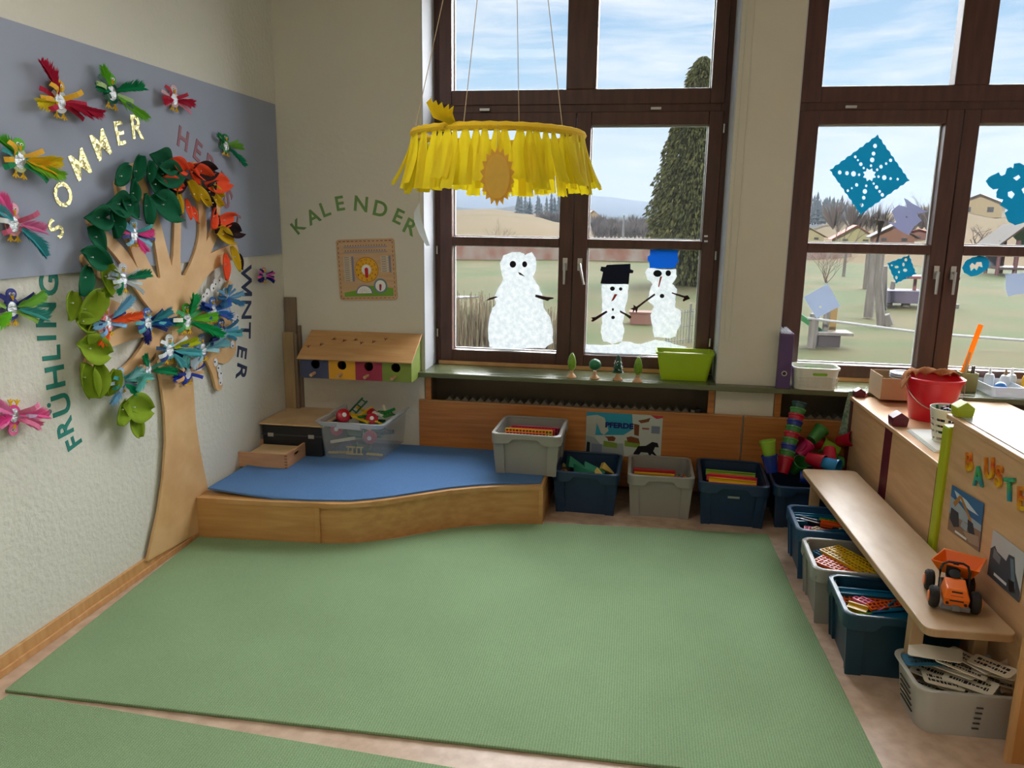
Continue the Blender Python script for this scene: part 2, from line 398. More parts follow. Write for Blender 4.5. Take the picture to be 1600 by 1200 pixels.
for (a, b, lab) in ((.862, 2.792, 'long brown wooden radiator cover behind the row of storage bins'), (2.802, 4.9, 'brown wooden radiator cover behind the leaning cups')):
    t = thing('radiator_cover', lab, 'radiator cover', V3((a, -.03, 0)), None)
    obj('cover_board', MB().box((0, -.0, .03), (b-a, .022, .50)), m_cover, t, bevel=.003)
    obj('edge_strip', MB().box((0, -.002, .50), (b-a, .024, .506)), wood('cover_edge', (196, 142, 92), (180, 124, 74), .4), t)
    for xx in ((.036, b-a-.197) if b < 3 else (.166,)): obj('support_post', MB().box((xx, .024, .03), (xx+.035, .05, .652)), m_cover, t)

# pinboard panel on left wall --------------------------------------------------
tag(obj('wall_panel', MB().box((0, -4.6, 1.374), (.012, -.03, 2.239)), m_panel, bevel=.001), 'large lavender grey pinboard panel on the upper left wall', 'wall panel')
PX = .0125

# ================================================================== WALL TREE
m_tree = wood('plywood_tree', (222, 182, 132), (206, 162, 110), .5, (1, 1.2, .3), 5)
o0 = LW.uv(275, 640, .018)
tm = MB()
def L2(px, py, off=.02): u, v = LW.uv(px, py, off); return (u-o0[0], v-o0[1])
def branch(pp, k):
    P = [L2(x, y) for x, y, w in pp]; ws = []
    for i, (x, y, w_) in enumerate(pp):
        a = LW.uv(x-w_/2, y, .02); b = LW.uv(x+w_/2, y, .02); c = LW.uv(x, y-w_/2, .02); d = LW.uv(x, y+w_/2, .02)
        ws.append((abs(a[0]-b[0])+abs(c[1]-d[1]))/2)
    # smooth
    Q = []; Wq = []
    for i in range(len(P)-1):
        p0 = P[max(i-1, 0)]; p1 = P[i]; p2 = P[i+1]; p3 = P[min(i+2, len(P)-1)]
        for s in range(5):
            t = s/5
            f = lambda a, b, c, d: .5*((2*b)+(-a+c)*t+(2*a-5*b+4*c-d)*t*t+(-a+3*b-3*c+d)*t**3)
            Q.append((f(p0[0], p1[0], p2[0], p3[0]), f(p0[1], p1[1], p2[1], p3[1]))); Wq.append(ws[i]*(1-t)+ws[i+1]*t)
    Q.append(P[-1]); Wq.append(ws[-1])
    tm.stroke(Q, Wq, 0, .012+k*.00012, cap=7)
trunk = [(229, 877), (236, 845), (246, 800), (254, 745), (258, 690), (256, 640), (250, 595), (243, 560), (240, 520), (236, 480), (240, 468), (242, 452), (246, 442), (250, 430), (298, 430), (304, 445), (300, 462), (297, 480), (292, 510), (296, 560), (301, 600), (305, 660), (311, 700), (320, 745), (330, 790), (345, 812)]
tm.prism([L2(*p) for p in trunk], 0, .012)
for k, b_ in enumerate([
    [(187, 290, 18), (195, 340, 18), (208, 380, 20), (235, 440, 24), (258, 475, 30)],
    [(211, 268, 20), (226, 305, 18), (241, 345, 17), (252, 395, 22), (262, 440, 30)],
    [(281, 258, 15), (277, 330, 13), (275, 400, 14), (272, 460, 30)],
    [(304, 262, 13), (314, 325, 14), (315, 375, 16), (302, 425, 22), (280, 470, 30)],
    [(336, 300, 12), (338, 350, 13), (325, 385, 14), (304, 432, 18)],
    [(366, 392, 14), (345, 401, 17), (320, 417, 20), (294, 450, 28)],
    [(142, 345, 14), (165, 372, 16), (192, 402, 19), (222, 450, 22), (255, 485, 30)],
    [(132, 405, 13), (152, 424, 14), (182, 430, 15), (215, 434, 17), (250, 450, 22)],
    [(140, 590, 18), (142, 560, 18), (165, 535, 18), (205, 518, 20), (240, 505, 26), (262, 495, 30)],
    [(150, 470, 18), (180, 484, 20), (215, 502, 24), (250, 508, 30)],
    [(178, 595, 18), (205, 578, 22), (228, 550, 24), (248, 515, 28), (262, 495, 28)],
    [(358, 446, 10), (348, 472, 14), (325, 492, 18), (300, 502, 24), (275, 502, 30)],
    [(361, 535, 16), (350, 510, 24), (325, 500, 26), (295, 505, 30)],
    [(341, 600, 15), (334, 575, 15), (322, 550, 18), (300, 532, 26), (278, 520, 30)],
    [(363, 545, 12), (350, 555, 18), (325, 548, 18), (300, 535, 22)]]): branch(b_, k+1)
tr = obj('wall_tree', tm, m_tree, mw=LW.mat(o0[0], o0[1], PX))
tag(tr, 'large plywood tree cut-out with hand shaped branches on the left wall', 'wall tree')

# letters ---------------------------------------------------------------------
def letter(fr, ch, px, py, ux, uy, h, m, off, label, group, depth=.002, bold=.035, width=1):
    u, v = fr.uv(px, py, off); l = math.hypot(ux, uy); ux, uy = ux/l*h/2, uy/l*h/2
    a = fr.uv(px-ux, py-uy, off); b = fr.uv(px+ux, py+uy, off)
    H = math.hypot(a[0]-b[0], a[1]-b[1]); rot = math.atan2(b[1]-a[1], b[0]-a[0])-PI/2
    M = text_mesh(ch, H, depth, bold, width)
    nm = 'umlaut_letter' if ord(ch) > 127 else 'letter'
    o = obj(nm, M, m, mw=fr.mat(u, v, off, rot)); tag(o, label, 'letter', group); return o
ordw = {0: 'first', 1: 'second', 2: 'third', 3: 'fourth', 4: 'fifth', 5: 'sixth', 6: 'seventh', 7: 'eighth'}
def word(fr, word_, L, m, off, cname, where, group, **k):
    seen = {}
    for i, (ch, px, py, ux, uy, h) in enumerate(L):
        seen[ch] = seen.get(ch, 0)+1
        mm = m if not isinstance(m, list) else m[i]
        cn = cname if not isinstance(cname, list) else cname[i]
        lab = '%s letter %s, %s letter of the word %s %s' % (cn, ch, ordw[i], word_, where)
        letter(fr, ch, px, py, ux, uy, h, mm, off, lab, group, **k)
gsx = lambda X: 400+X*.175; gsy = lambda Y: 280+Y*.175
word(BW, 'KALENDER', [(c, gsx(x), gsy(y), ux, -uy, h) for c, x, y, ux, uy, h in (
    ('K', 378, 418, -.62, .77, 21), ('A', 508, 332, -.42, .9, 23), ('L', 618, 268, -.34, .93, 23), ('E', 750, 216, -.17, .98, 23),
    ('N', 938, 220, .08, 1, 24), ('D', 1112, 265, .2, .98, 24), ('E', 1274, 333, .38, .92, 23), ('R', 1382, 428, .42, .9, 24))],
    paper((112, 148, 88)), .0, 'olive green', 'above the wooden calendar', 'letters of the word KALENDER', bold=.02)
cx6 = lambda X: 130+X*.16875; cy6 = lambda Y: 230+Y*.16875
word(LW, 'HERBST', [('H', 286, 217, .12, -1, 31), ('E', 309, 236, .2, -1, 29), ('R', 329, 260, .15, -1, 31), ('B', 347, 287, .3, -1, 28), ('S', 356, 311, .4, -.9, 25), ('T', 370.5, 346, .1, -1, 22)],
    paper((150, 106, 116)), PX, 'dusty pink', 'right of the tree crown', 'letters of the word HERBST', bold=.02)
m_foil = mat('gold_foil', (232, 222, 160), .22, metal=.65, bump=.6, bscale=60)
word(LW, 'SOMMER', [('S', 87, 357, -.75, -.65, 30), ('O', 98, 304, -.3, -1, 40), ('M', 125, 257, -.38, -.92, 42), ('M', 157, 226, -.35, -.94, 42), ('E', 187, 208, -.2, -1, 38), ('R', 214, 199, -.12, -1, 38)],
    m_foil, PX, 'shiny gold foil', 'above left of the tree', 'letters of the word SOMMER', bold=.015)
word(LW, 'FRÜHLING', [('F', 115, 690, -.8, .6, 27), ('R', 101, 667, -.9, .45, 27), ('Ü', 92, 633, -.93, .33, 37), ('H', 86, 589, -.97, .22, 30), ('L', 80, 551, -.99, .1, 28), ('I', 73, 528, -1, .04, 29), ('N', 72, 492, -1, -.02, 31), ('G', 76, 444, -.98, -.2, 30)],
    paper((44, 128, 118)), 0.0, 'teal', 'running up the left wall', 'letters of the word FRÜHLING', bold=.02)
word(LW, 'WINTER', [('W', 385, 438, 1, 0, 16), ('I', 385, 460, 1, 0, 15), ('N', 385, 484, 1, 0, 15), ('T', 384, 516, 1, 0.05, 15), ('E', 378, 551, .95, .3, 15), ('R', 377, 582, .92, .35, 16)],
    paper((52, 62, 92)), 0.0, 'navy', 'running down beside the tree', 'letters of the word WINTER', bold=.015)

def fine_pile(m, sc, amt):
    t = m.node_tree; b = t.nodes['Principled BSDF']; l = b.inputs['Base Color'].links[0]; src = l.from_socket
    tcn = t.nodes.new('ShaderNodeTexCoord'); n1 = t.nodes.new('ShaderNodeTexNoise'); n1.inputs['Scale'].default_value = sc; n1.inputs['Detail'].default_value = 2
    wv = t.nodes.new('ShaderNodeTexWave'); wv.inputs['Scale'].default_value = 34; wv.inputs['Distortion'].default_value = 2.5; wv.inputs['Detail Scale'].default_value = 6
    t.links.new(tcn.outputs['Object'], n1.inputs['Vector']); t.links.new(tcn.outputs['Object'], wv.inputs['Vector'])
    ad = t.nodes.new('ShaderNodeMath'); ad.operation = 'MULTIPLY_ADD'; ad.inputs[1].default_value = .35; t.links.new(wv.outputs[1], ad.inputs[0]); t.links.new(n1.outputs[0], ad.inputs[2])
    mr = t.nodes.new('ShaderNodeMapRange'); mr.inputs['From Min'].default_value = .35; mr.inputs['From Max'].default_value = 1.0; mr.inputs['To Min'].default_value = 1-amt; mr.inputs['To Max'].default_value = 1+amt
    t.links.new(ad.outputs[0], mr.inputs[0]); mu = t.nodes.new('ShaderNodeVectorMath'); mu.operation = 'SCALE'
    t.links.new(src, mu.inputs[0]); t.links.new(mr.outputs[0], mu.inputs['Scale']); t.links.new(mu.outputs[0], b.inputs['Base Color'])
fine_pile(m_green, 260, .22); fine_pile(m_blue, 260, .15)
# felt leaves --------------------------------------------------------------------
def leaf(px, py, ang, ln, rgb, label, group, k, wide=.62):
    a = math.radians(ang); off = PX+.03+.0012*(k % 9)
    u, v = LW.uv(px, py, off); c = LW.uv(px-math.cos(a)*ln/2, py+math.sin(a)*ln/2, off); d = LW.uv(px+math.cos(a)*ln/2, py-math.sin(a)*ln/2, off)
    Lw = math.hypot(c[0]-d[0], c[1]-d[1])*1.12; rot = math.atan2(d[1]-c[1], d[0]-c[0])
    t = thing('felt_leaf', label, 'leaf', LW.mat(u, v, off, rot), group)
    nu, nw = 9, 6; M = MB(); vs = []; fs = []
    curl = R.uniform(.12, .26) if wide < .7 else R.uniform(.14, .36); tw = R.uniform(-.2, .2)
    for i in range(nu+1):
        s = i/nu; wd = Lw*wide/2*(math.sin(PI*min(.98, s*.94+.03))**.62)*(1-.2*s)
        for j in range(nw+1):
            q = j/nw*2-1
            z = Lw*curl*(abs(q)**1.6)*(.6+.4*math.sin(PI*s)) + Lw*.16*(s-.2)**2 + tw*Lw*q*(s-.5)
            vs.append((Lw*(s-.5), q*wd*.92, z-.004))
    for i in range(nu):
        for j in range(nw):
            a_ = i*(nw+1)+j; fs.append((a_, a_+nw+1, a_+nw+2, a_+1))
    M.add(vs, fs); o = obj('leaf_blade', M, felt(rgb), t, smooth=True, ang=80)
    sm = o.modifiers.new('thick', 'SOLIDIFY'); sm.thickness = .0022; sm.offset = 0
    obj('pin', MB().tube([(-Lw*.1, 0, -.012), (-Lw*.1, 0, .006)], .0009, 5).sphere((-Lw*.1, 0, .008), .0032, n=8, m=5), m_white, t, smooth=True)
DG = (16, 92, 62); LG = (128, 154, 38); ORG = (236, 84, 48); YEL = (196, 158, 22); BLK = (44, 26, 30)
cols = {DG: 'dark green', LG: 'lime green', ORG: 'orange', YEL: 'mustard yellow', BLK: 'dark brown'}
place1 = ['at the tip of the upper left branch', 'beside the topmost branch', 'below the crown top', 'on the inner upper branch', 'at the outer left edge of the crown', 'on the second upper left branch', 'between the two upper left branches', 'overlapping the branch next to the autumn leaves', 'high on the left fingertip', 'at the bend of the left crown', 'above the pink and blue bird', 'farthest left in the upper crown', 'on the left branch above the wall gap', 'low on the left branch', 'lowest of the dark green leaves', 'peeking behind the upper branch']
dk = [(211, 263, 80, 38), (248, 252, 150, 38), (256, 272, 0, 34), (243, 292, -60, 42), (189, 272, 60, 32), (203, 324, -60, 38), (226, 326, -90, 42), (257, 323, -40, 46), (205, 298, 95, 34), (180, 319, 185, 36), (175, 350, -90, 40), (147, 340, 180, 36), (150, 374, -60, 40), (146, 404, -30, 38), (129, 438, -110, 44), (231, 268, 90, 30)]
for i, (x, y, a, l) in enumerate(dk): leaf(x, y, a, l, DG, 'dark green felt leaf %s of the wall tree' % place1[i], 'dark green summer leaves on the wall tree', i, .82)
place2 = ['beside the grey bird', 'pointing left in the upper lime cluster', 'largest in the upper lime cluster', 'on the right of the upper lime cluster', 'tucked under the big lime leaf', 'just left of the orange pink bird', 'round and curled on the lower left branch', 'left one of the hanging pair', 'right one of the hanging pair', 'left of the silver blue bird', 'left one of the bottom cluster', 'right one of the bottom cluster', 'lowest of all the leaves']
lg = [(163, 437, -85, 48), (110, 478, -105, 42), (133, 478, 62, 50), (155, 470, 85, 36), (130, 504, -40, 30), (138, 521, 90, 30), (143, 546, -20, 42), (131, 595, -80, 50), (147, 595, -95, 48), (168, 597, 75, 38), (188, 644, -110, 38), (212, 637, -10, 36), (210, 664, -75, 36)]
for i, (x, y, a, l) in enumerate(lg): leaf(x, y, a, l, LG, 'lime green felt leaf, %s on the tree' % place2[i], 'lime green spring leaves on the wall tree', i, .9)
au = [(275, 259, 150, 34, ORG, 'at the top next to the green leaves'), (265, 265, -60, 26, YEL, 'behind the top orange leaf'), (299, 272, -70, 36, ORG, 'wide and curled under the letter H'),
      (315, 267, 0, 32, BLK, 'pointing right under the letter E'), (309, 269, -30, 30, ORG, 'folded over a dark one at the top'), (267, 286, -30, 30, ORG, 'left below the top of the autumn branch'), (278, 290, 30, 26, BLK, 'small in the middle left'),
      (275, 314, -90, 38, YEL, 'long and hanging on the left'), (299, 300, 120, 38, YEL, 'arched in the centre'), (314, 307, -60, 36, YEL, 'right half of the arched pair'), (293, 327, -80, 32, ORG, 'hanging at the lower centre'), (303, 336, -70, 26, ORG, 'bright and lowest in the centre'),
      (327, 297, 60, 30, BLK, 'on the right branch below the letter R'), (337, 286, 0, 32, ORG, 'reaching toward the letter B'), (337, 299, -50, 24, YEL, 'small under the one reaching for B'), (331, 320, -80, 30, BLK, 'hanging on the right branch'), (337, 314, -50, 22, YEL, 'thin behind the hanging dark one'),
      (331, 341, -100, 32, ORG, 'on the lower right branch'), (337, 350, -100, 28, BLK, 'over the lower right orange one'), (351, 343, 25, 24, ORG, 'beside the letter S'), (359, 360, -15, 25, BLK, 'pointing right at the letter T'), (349, 368, -40, 32, YEL, 'lowest on the right branch'),
      (350, 417, -92, 38, ORG, 'alone above the winter branch'), (374, 409, -80, 22, BLK, 'behind the yellow one near the panel edge'), (366, 405, -75, 36, YEL, 'alone near the lower edge of the panel')]
for i, (x, y, a, l, c, w_) in enumerate(au): leaf(x, y, a, l*(.92 if i < 22 else 1), c, '%s felt leaf %s' % (cols[c], w_), 'autumn leaves on the wall tree', i, .6)
# googly eyes on the winter branches
cx2 = lambda X: X*.275; cy2 = lambda Y: 300+Y*.275
ge = [(1160, 600), (1178, 572), (1205, 545), (1225, 515), (1250, 500), (1300, 470), (1320, 700), (1328, 740), (1345, 770), (1300, 672), (1285, 862), (1318, 866), (1225, 968), (1243, 1003), (1250, 1038), (1254, 1076), (1345, 715), (1330, 800)]
for i, (x, y) in enumerate(ge):
    u, v = LW.uv(cx2(x), cy2(y), PX+.016)
    t = thing('googly_eye', 'white paper disc with black pupil on the winter branches of the tree', 'paper eye', LW.mat(u, v, PX+.0155+.0012*(i % 3), R.uniform(0, 6)), 'white paper eyes on the winter branches')
    obj('eye_disc', MB().disc(0, 0, .021, .021, 0, .001), paper((222, 222, 224)), t)
    obj('pupil', MB().disc(.008, .002, .005, .005, .0012, .0022, 10), m_black, t)

# birds --------------------------------------------------------------------------
def feather_mesh(L, Wd, seed):
    r = random.Random(seed); M = MB(); n = 54
    bend = r.uniform(-.25, .25)
    def sp(s): return V3((L*s, bend*L*s*s, .05*L*math.sin(s*3)))
    M.tube([sp(i/8) for i in range(9)], [.0012*(1-.8*i/8) for i in range(9)], 4)
    for i in range(n):
        s = .06+.92*i/n
        for sd in (1, -1):
            p = sp(s); w = Wd*(math.sin(PI*min(1, s*.9+.08))**.6)*r.uniform(.7, 1.15)
            q = p+V3((w*.75+.03*L, sd*w*.5, r.uniform(-.12, .3)*w)); b = L*.042
            mid_ = (p+q)*.5+V3((-.04*L, 0, 0)); M.add([tuple(p-V3((b, 0, 0))), tuple(p+V3((b, 0, 0))), tuple(mid_+V3((b*1.6, 0, 0))), tuple(q), tuple(mid_-V3((b*.6, 0, 0)))], [(0, 1, 2, 3, 4)])
    return M
def bird(px, py, half, label, body, head, strips, feathers, rot=0, off=None, foil=(200, 205, 210), seed=0, beakc=(226, 178, 40), flip=False):
    r = random.Random(seed+100)
    off = off if off is not None else PX+.02
    u, v = LW.uv(px, py, off); a = LW.uv(px-half*.7, py, off); b = LW.uv(px+half*.7, py, off); c = LW.uv(px, py-half*.7, off); d = LW.uv(px, py+half*.7, off)
    S = (abs(a[0]-b[0])*.35+abs(c[1]-d[1])*.65)/1.4
    kx = (abs(a[0]-b[0])/abs(c[1]-d[1]))**.75; S = abs(c[1]-d[1])/1.4*1.0
    t = thing('craft_bird', label, 'paper bird', LW.mat(u, v, off, 0) @ Matrix.Diagonal((kx, 1, 1, 1)) @ RZ(rot), 'craft birds with feathers on the left wall')
    bo = obj('bird_body', MB().disc(0, 0, .27*S, .38*S, 0, .004, 24), paper(body), t)
    obj('foil_disc', MB().disc(0, -.02*S, .16*S, .25*S, .0042, .006, 18), mat('foil_%d_%d_%d' % foil, foil, .25, metal=.5, bump=.8, bscale=90), bo)
    hd = obj('bird_head', MB().disc(0, .47*S, .18*S, .19*S, .002, .006, 20), paper(head), t)
    e = MB()
    for sx in (-1, 1): e.disc(sx*.06*S, .48*S, .045*S, .045*S, .0065, .0080, 12)
    e.m = 1
    for sx in (-1, 1): e.disc(sx*.055*S, .475*S, .022*S, .022*S, .0082, .0095, 10)
    obj('bird_eyes', e, [m_white, m_black], hd)
    obj('beak', MB().loft([[(-.06*S, .42*S, .007), (.06*S, .42*S, .007), (0, .43*S, .007+.09*S)], [(-.005*S, .26*S, .010), (.005*S, .26*S, .010), (0, .262*S, .013)]]), paper(beakc), hd)
    for sx in (-1, 1):
        f = MB(); x0 = sx*.1*S
        f.stroke([(x0, -.3*S), (x0+sx*.02*S, -.44*S)], [.05*S, .05*S], 0, .003, cap=3)
        for k in (-1, 0, 1): f.stroke([(x0+sx*.02*S, -.42*S), (x0+sx*.02*S+k*.09*S, -.56*S+abs(k)*.03*S)], [.045*S, .035*S], 0, .003, cap=3)
        obj('bird_foot', f, paper(beakc), t)
    n = len(strips)
    for sd in (-1, 1):
        for i, cc in enumerate(strips):
            an = (i/(max(1, n-1))-.5)*1.15+r.uniform(-.08, .08); ln = S*r.uniform(.6, .85)
            lift = r.uniform(.05, .26) if sd > 0 else r.uniform(.15, .42)
            M = MB(); pts = []
            for k in range(6):
                s = k/5; rr = .17*S+ln*s*(.95 if sd > 0 else .8)
                pts.append((sd*rr*math.cos(an), rr*math.sin(an)*1.0, .002+lift*S*math.sin(s*2.2)))
            M.ribbon(pts, (-sd*math.sin(an)*1.0, math.cos(an), 0), .155*S)
            obj('paper_strip', M, paper(cc), t)
    for i, (an, ln, cc) in enumerate(feathers):
        M = feather_mesh(ln*S*.84, .42*S*min(1, ln+.1), seed*13+i)
        o = obj('feather', M, fluff(cc), t); o.matrix_local = T(.12*S*math.cos(math.radians(an)), .16*S*math.sin(math.radians(an)), .010+.003*i) @ RZ(math.radians(an)) @ RY(-.12)
    return t
cr_, go_, gr_, lm_, pk_, hp_, te_, bl_, nv_, sk_, wh_, tq_ = (172, 30, 60), (222, 170, 50), (20, 130, 80), (112, 160, 40), (222, 120, 160), (236, 80, 160), (60, 150, 150), (40, 96, 160), (34, 40, 110), (130, 180, 210), (214, 220, 224), (90, 176, 186)
B = [
 (92, 158, 50, 'red and yellow craft bird, top left of the birds on the lavender panel', wh_, go_, [cr_, go_, cr_, go_], [(118, 1.25, cr_), (205, .95, (220, 200, 40)), (-12, 1.35, cr_)]),
 (173, 145, 46, 'dark green craft bird second along the top of the panel', (30, 100, 80), (90, 160, 50), [(60, 90, 80), (160, 190, 130), (60, 90, 80)], [(125, .8, (100, 180, 40)), (35, 1.25, gr_), (-35, 1.3, (110, 180, 50)), (185, .7, gr_)]),
 (271, 155, 33, 'crimson and pale pink craft bird at the top right of the panel', (206, 170, 176), (206, 170, 176), [(200, 120, 140), cr_, (210, 170, 180), cr_], [(0, .95, cr_), (200, .8, (200, 40, 70))]),
 (352, 228, 28, 'small green craft bird right of the word HERBST', (60, 140, 80), (20, 110, 70), [(30, 100, 70), (110, 160, 70)], [(150, .7, gr_), (15, .9, (110, 170, 60)), (-40, 1.3, (20, 130, 90))]),
 (29, 250, 52, 'green and yellow craft bird at the left edge of the photo', (190, 200, 150), (90, 180, 60), [gr_, go_, te_, go_], [(140, .8, (90, 180, 50)), (8, 1.3, (216, 190, 30)), (-18, 1.35, (130, 190, 50)), (0, .9, (230, 180, 30))]),
 (20, 350, 50, 'pink craft bird with a teal feather at the left edge', (220, 150, 160), (236, 170, 190), [(190, 90, 120), wh_, (190, 90, 120)], [(125, 1.0, (240, 100, 170)), (0, .9, (220, 120, 170)), (-40, 1.3, (60, 150, 160)), (150, .8, tq_)]),
 (17, 482, 48, 'navy ringed craft bird with green feathers beside the word FRÜHLING', (54, 60, 130), (54, 60, 130), [(140, 180, 80), (40, 44, 70), (140, 180, 80), nv_], [(20, 1.2, (120, 180, 70)), (-10, 1.2, (70, 160, 150)), (215, 1.0, (110, 190, 40))]),
 (20, 650, 46, 'hot pink craft bird hanging upside down, lowest on the wall', (214, 70, 140), (226, 110, 160), [pk_, (190, 170, 200), pk_], [(190, 1.2, (240, 110, 170)), (160, .9, pk_), (10, .8, hp_), (-20, 1.1, (230, 130, 180))]),
 (208, 366, 36, 'pink and light blue craft bird among the dark green leaves', (190, 180, 210), sk_, [sk_, (60, 70, 130), (190, 60, 120), te_], [(0, .8, hp_), (-70, .8, hp_), (150, .8, sk_)]),
 (191, 436, 38, 'silver grey craft bird with a green feather on the upper left branch', (176, 168, 196), (190, 190, 200), [(150, 158, 160), (200, 210, 214), (110, 130, 140), (170, 176, 180)], [(20, 1.2, (30, 130, 90)), (230, .7, gr_), (170, .8, (180, 186, 190))]),
 (166, 503, 42, 'light pink craft bird with orange feathers', (236, 160, 180), (232, 150, 170), [(120, 170, 220), (206, 110, 110), nv_, (206, 110, 110)], [(-5, 1.5, (230, 90, 40)), (230, .9, (240, 110, 40)), (35, 1.3, (110, 170, 200)), (175, .8, sk_)]),
 (230, 505, 38, 'steel blue craft bird in the centre left of the tree', sk_, (60, 100, 170), [nv_, tq_, (40, 70, 140), tq_, nv_], [(-12, 1.2, (30, 90, 160)), (20, 1.1, (60, 140, 150)), (235, .8, nv_)]),
 (291, 500, 40, 'bright green craft bird on the middle of the trunk fork', (150, 200, 110), (80, 170, 60), [(60, 150, 90), (230, 230, 220), (60, 150, 90)], [(5, 1.3, (110, 190, 50)), (-28, 1.7, (20, 150, 80)), (75, 1.0, (30, 150, 80)), (185, .8, (40, 140, 70))]),
 (352, 465, 24, 'pale blue feathery craft bird topmost on the winter branch', sk_, sk_, [(80, 130, 170), (120, 170, 200), (80, 130, 170)], [(80, .8, (80, 140, 180)), (10, 1.2, (120, 170, 200)), (-30, 1.2, (70, 130, 170)), (180, .8, (60, 110, 150)), (220, .8, (60, 110, 150))]),
 (332, 486, 34, 'deep blue craft bird just below the pale feathery one', (110, 150, 210), (60, 90, 150), [(40, 70, 150), (150, 190, 230), (60, 110, 190), (40, 70, 150)], [(30, .9, (60, 120, 190)), (-20, .9, (50, 110, 180)), (160, .9, (30, 60, 130))]),
 (345, 520, 34, 'blue craft bird with patterned strips beside the letter T', nv_, (60, 90, 150), [(40, 110, 140), nv_, (90, 160, 200), (30, 90, 120)], [(200, .8, (30, 60, 130)), (-10, .9, tq_)]),
 (264, 547, 38, 'turquoise craft bird with a yellow green feather on the trunk', tq_, wh_, [(40, 60, 120), wh_, (60, 90, 130), wh_], [(18, 1.3, (180, 190, 30)), (-12, 1.4, (90, 180, 190)), (-60, .8, tq_)]),
 (316, 545, 36, 'whitish blue craft bird right of the turquoise one', (120, 120, 150), (110, 140, 180), [(150, 190, 200), (210, 220, 224), (90, 130, 160)], [(-5, 1.4, (120, 180, 190)), (200, 1.0, (190, 205, 215)), (20, 1.2, (140, 180, 190))]),
 (230, 578, 34, 'brown and green craft bird low on the left of the trunk', (190, 200, 200), (160, 110, 80), [(150, 100, 70), (50, 120, 100), (180, 140, 100)], [(-25, 1.6, (20, 130, 80)), (110, .8, (20, 130, 80)), (200, 1.2, (100, 180, 170))]),
 (292, 583, 34, 'royal blue craft bird low on the trunk', (30, 50, 150), (30, 40, 110), [(20, 50, 150), (206, 160, 110), (20, 40, 130), (206, 160, 110)], [(180, .9, (20, 50, 160)), (110, .9, (110, 190, 190))]),
 (188, 596, 34, 'silver and teal craft bird at the bottom left of the crown', (100, 150, 170), (140, 170, 200), [(120, 140, 160), (30, 110, 90), (170, 190, 200), te_], [(0, 1.6, (110, 190, 180)), (-50, .9, (20, 150, 100)), (225, 1.2, (110, 160, 190)), (20, 1.0, (130, 190, 190))]),
 (412, 431, 20, 'small purple and pink craft bird near the room corner', (110, 130, 150), (200, 140, 140), [nv_, hp_, (40, 40, 120), (200, 80, 160), nv_], [(220, .8, (50, 30, 120)), (-30, .7, (30, 50, 140))]),
]
for i, b_ in enumerate(B):
    bird(*b_, seed=i, rot=(PI*.92 if i == 7 else R.uniform(-.12, .12)), off=PX+.028 if i >= 8 and i != 21 else (PX+.012 if i not in (6, 7, 21) else .014))

# ================================================================== MOBILE
t = thing('ring_mobile', 'round yellow fabric mobile with fringes hanging from the ceiling on four strings', 'mobile', V3((1.655, -1.76, 1.885)))
RR = .293
M = MB(); n = 72
ring = []
for i in range(n):
    a = 2*PI*i/n; q = (a*31) % (2*PI)
    ring.append([( (RR+(.013+.002*math.sin(i*2.3))*math.cos(p))*math.cos(a), (RR+.013*math.cos(p))*math.sin(a), (.014+.0015*math.sin(i*3.1))*math.sin(p)) for p in [2*PI*k/8 for k in range(8)]])
M.loft(ring+[ring[0]], cap0=False, cap1=False)
m_yel = mat('yellow_crepe', (236, 214, 30), .8, trans=.42, var=.08, vscale=20)
m_yel2 = mat('golden_yellow_wrap', (236, 196, 36), .9, bump=.5, bscale=300)
obj('ring', M, m_yel2, t, smooth=True)
for i in range(58):
    a = 2*PI*i/58+R.uniform(-.03, .03); L_ = R.uniform(.150, .192); w_ = R.uniform(.040, .058)
    M = MB(); fl = R.uniform(.0, .05); ph = R.uniform(0, 6)
    ca, sa = math.cos(a), math.sin(a); cols5 = []
    rings = []
    for k in range(9):
        s = k/8; z = -.004-L_*s; rad = RR+.008+fl*s*s+.02*s
        ww_ = w_*(.30+.7*min(1, s*2.4)) ; r_ = []
        for j in range(5):
            q = j/4*2-1; f = .006*math.sin(q*4+ph)*min(1, s*2)
            th = a+q*ww_/2/RR
            r_.append(((rad+f)*math.cos(th), (rad+f)*math.sin(th), z-.006*abs(math.sin(ph+q*3))*s))
        rings.append(r_)
    M.loft(rings, cap0=False, cap1=False, closed=False)
    obj('ribbon', M, m_yel, t, smooth=True, ang=180)
M = MB()
for k in range(5):
    a = R.uniform(-.5, .6); M.ribbon([(-.09, -RR+.01, .005), (-.10-.012*k, -RR-.005, .03), (-.095-.02*k+.02*a, -RR-.02, .05+.006*k)], (.6, 0, .5), [.012, .02, .02])
obj('knot', M, m_yel, t)
for i, (sx, sy) in enumerate(((-.285, -.06), (-.06, -.285), (.03, .288), (.24, -.16))):
    sl = obj('string', MB().tube([(sx, sy, .008), (.03, .0, 1.36)], .0014, 5), m_cord, t)
obj('ceiling_hook', MB().lathe([(.0, 0), (.02, 0), (.02, .006), (.004, .008), (.004, -.03), (0, -.03)], 10, T(.03, 0, 1.356)), m_steel, t)
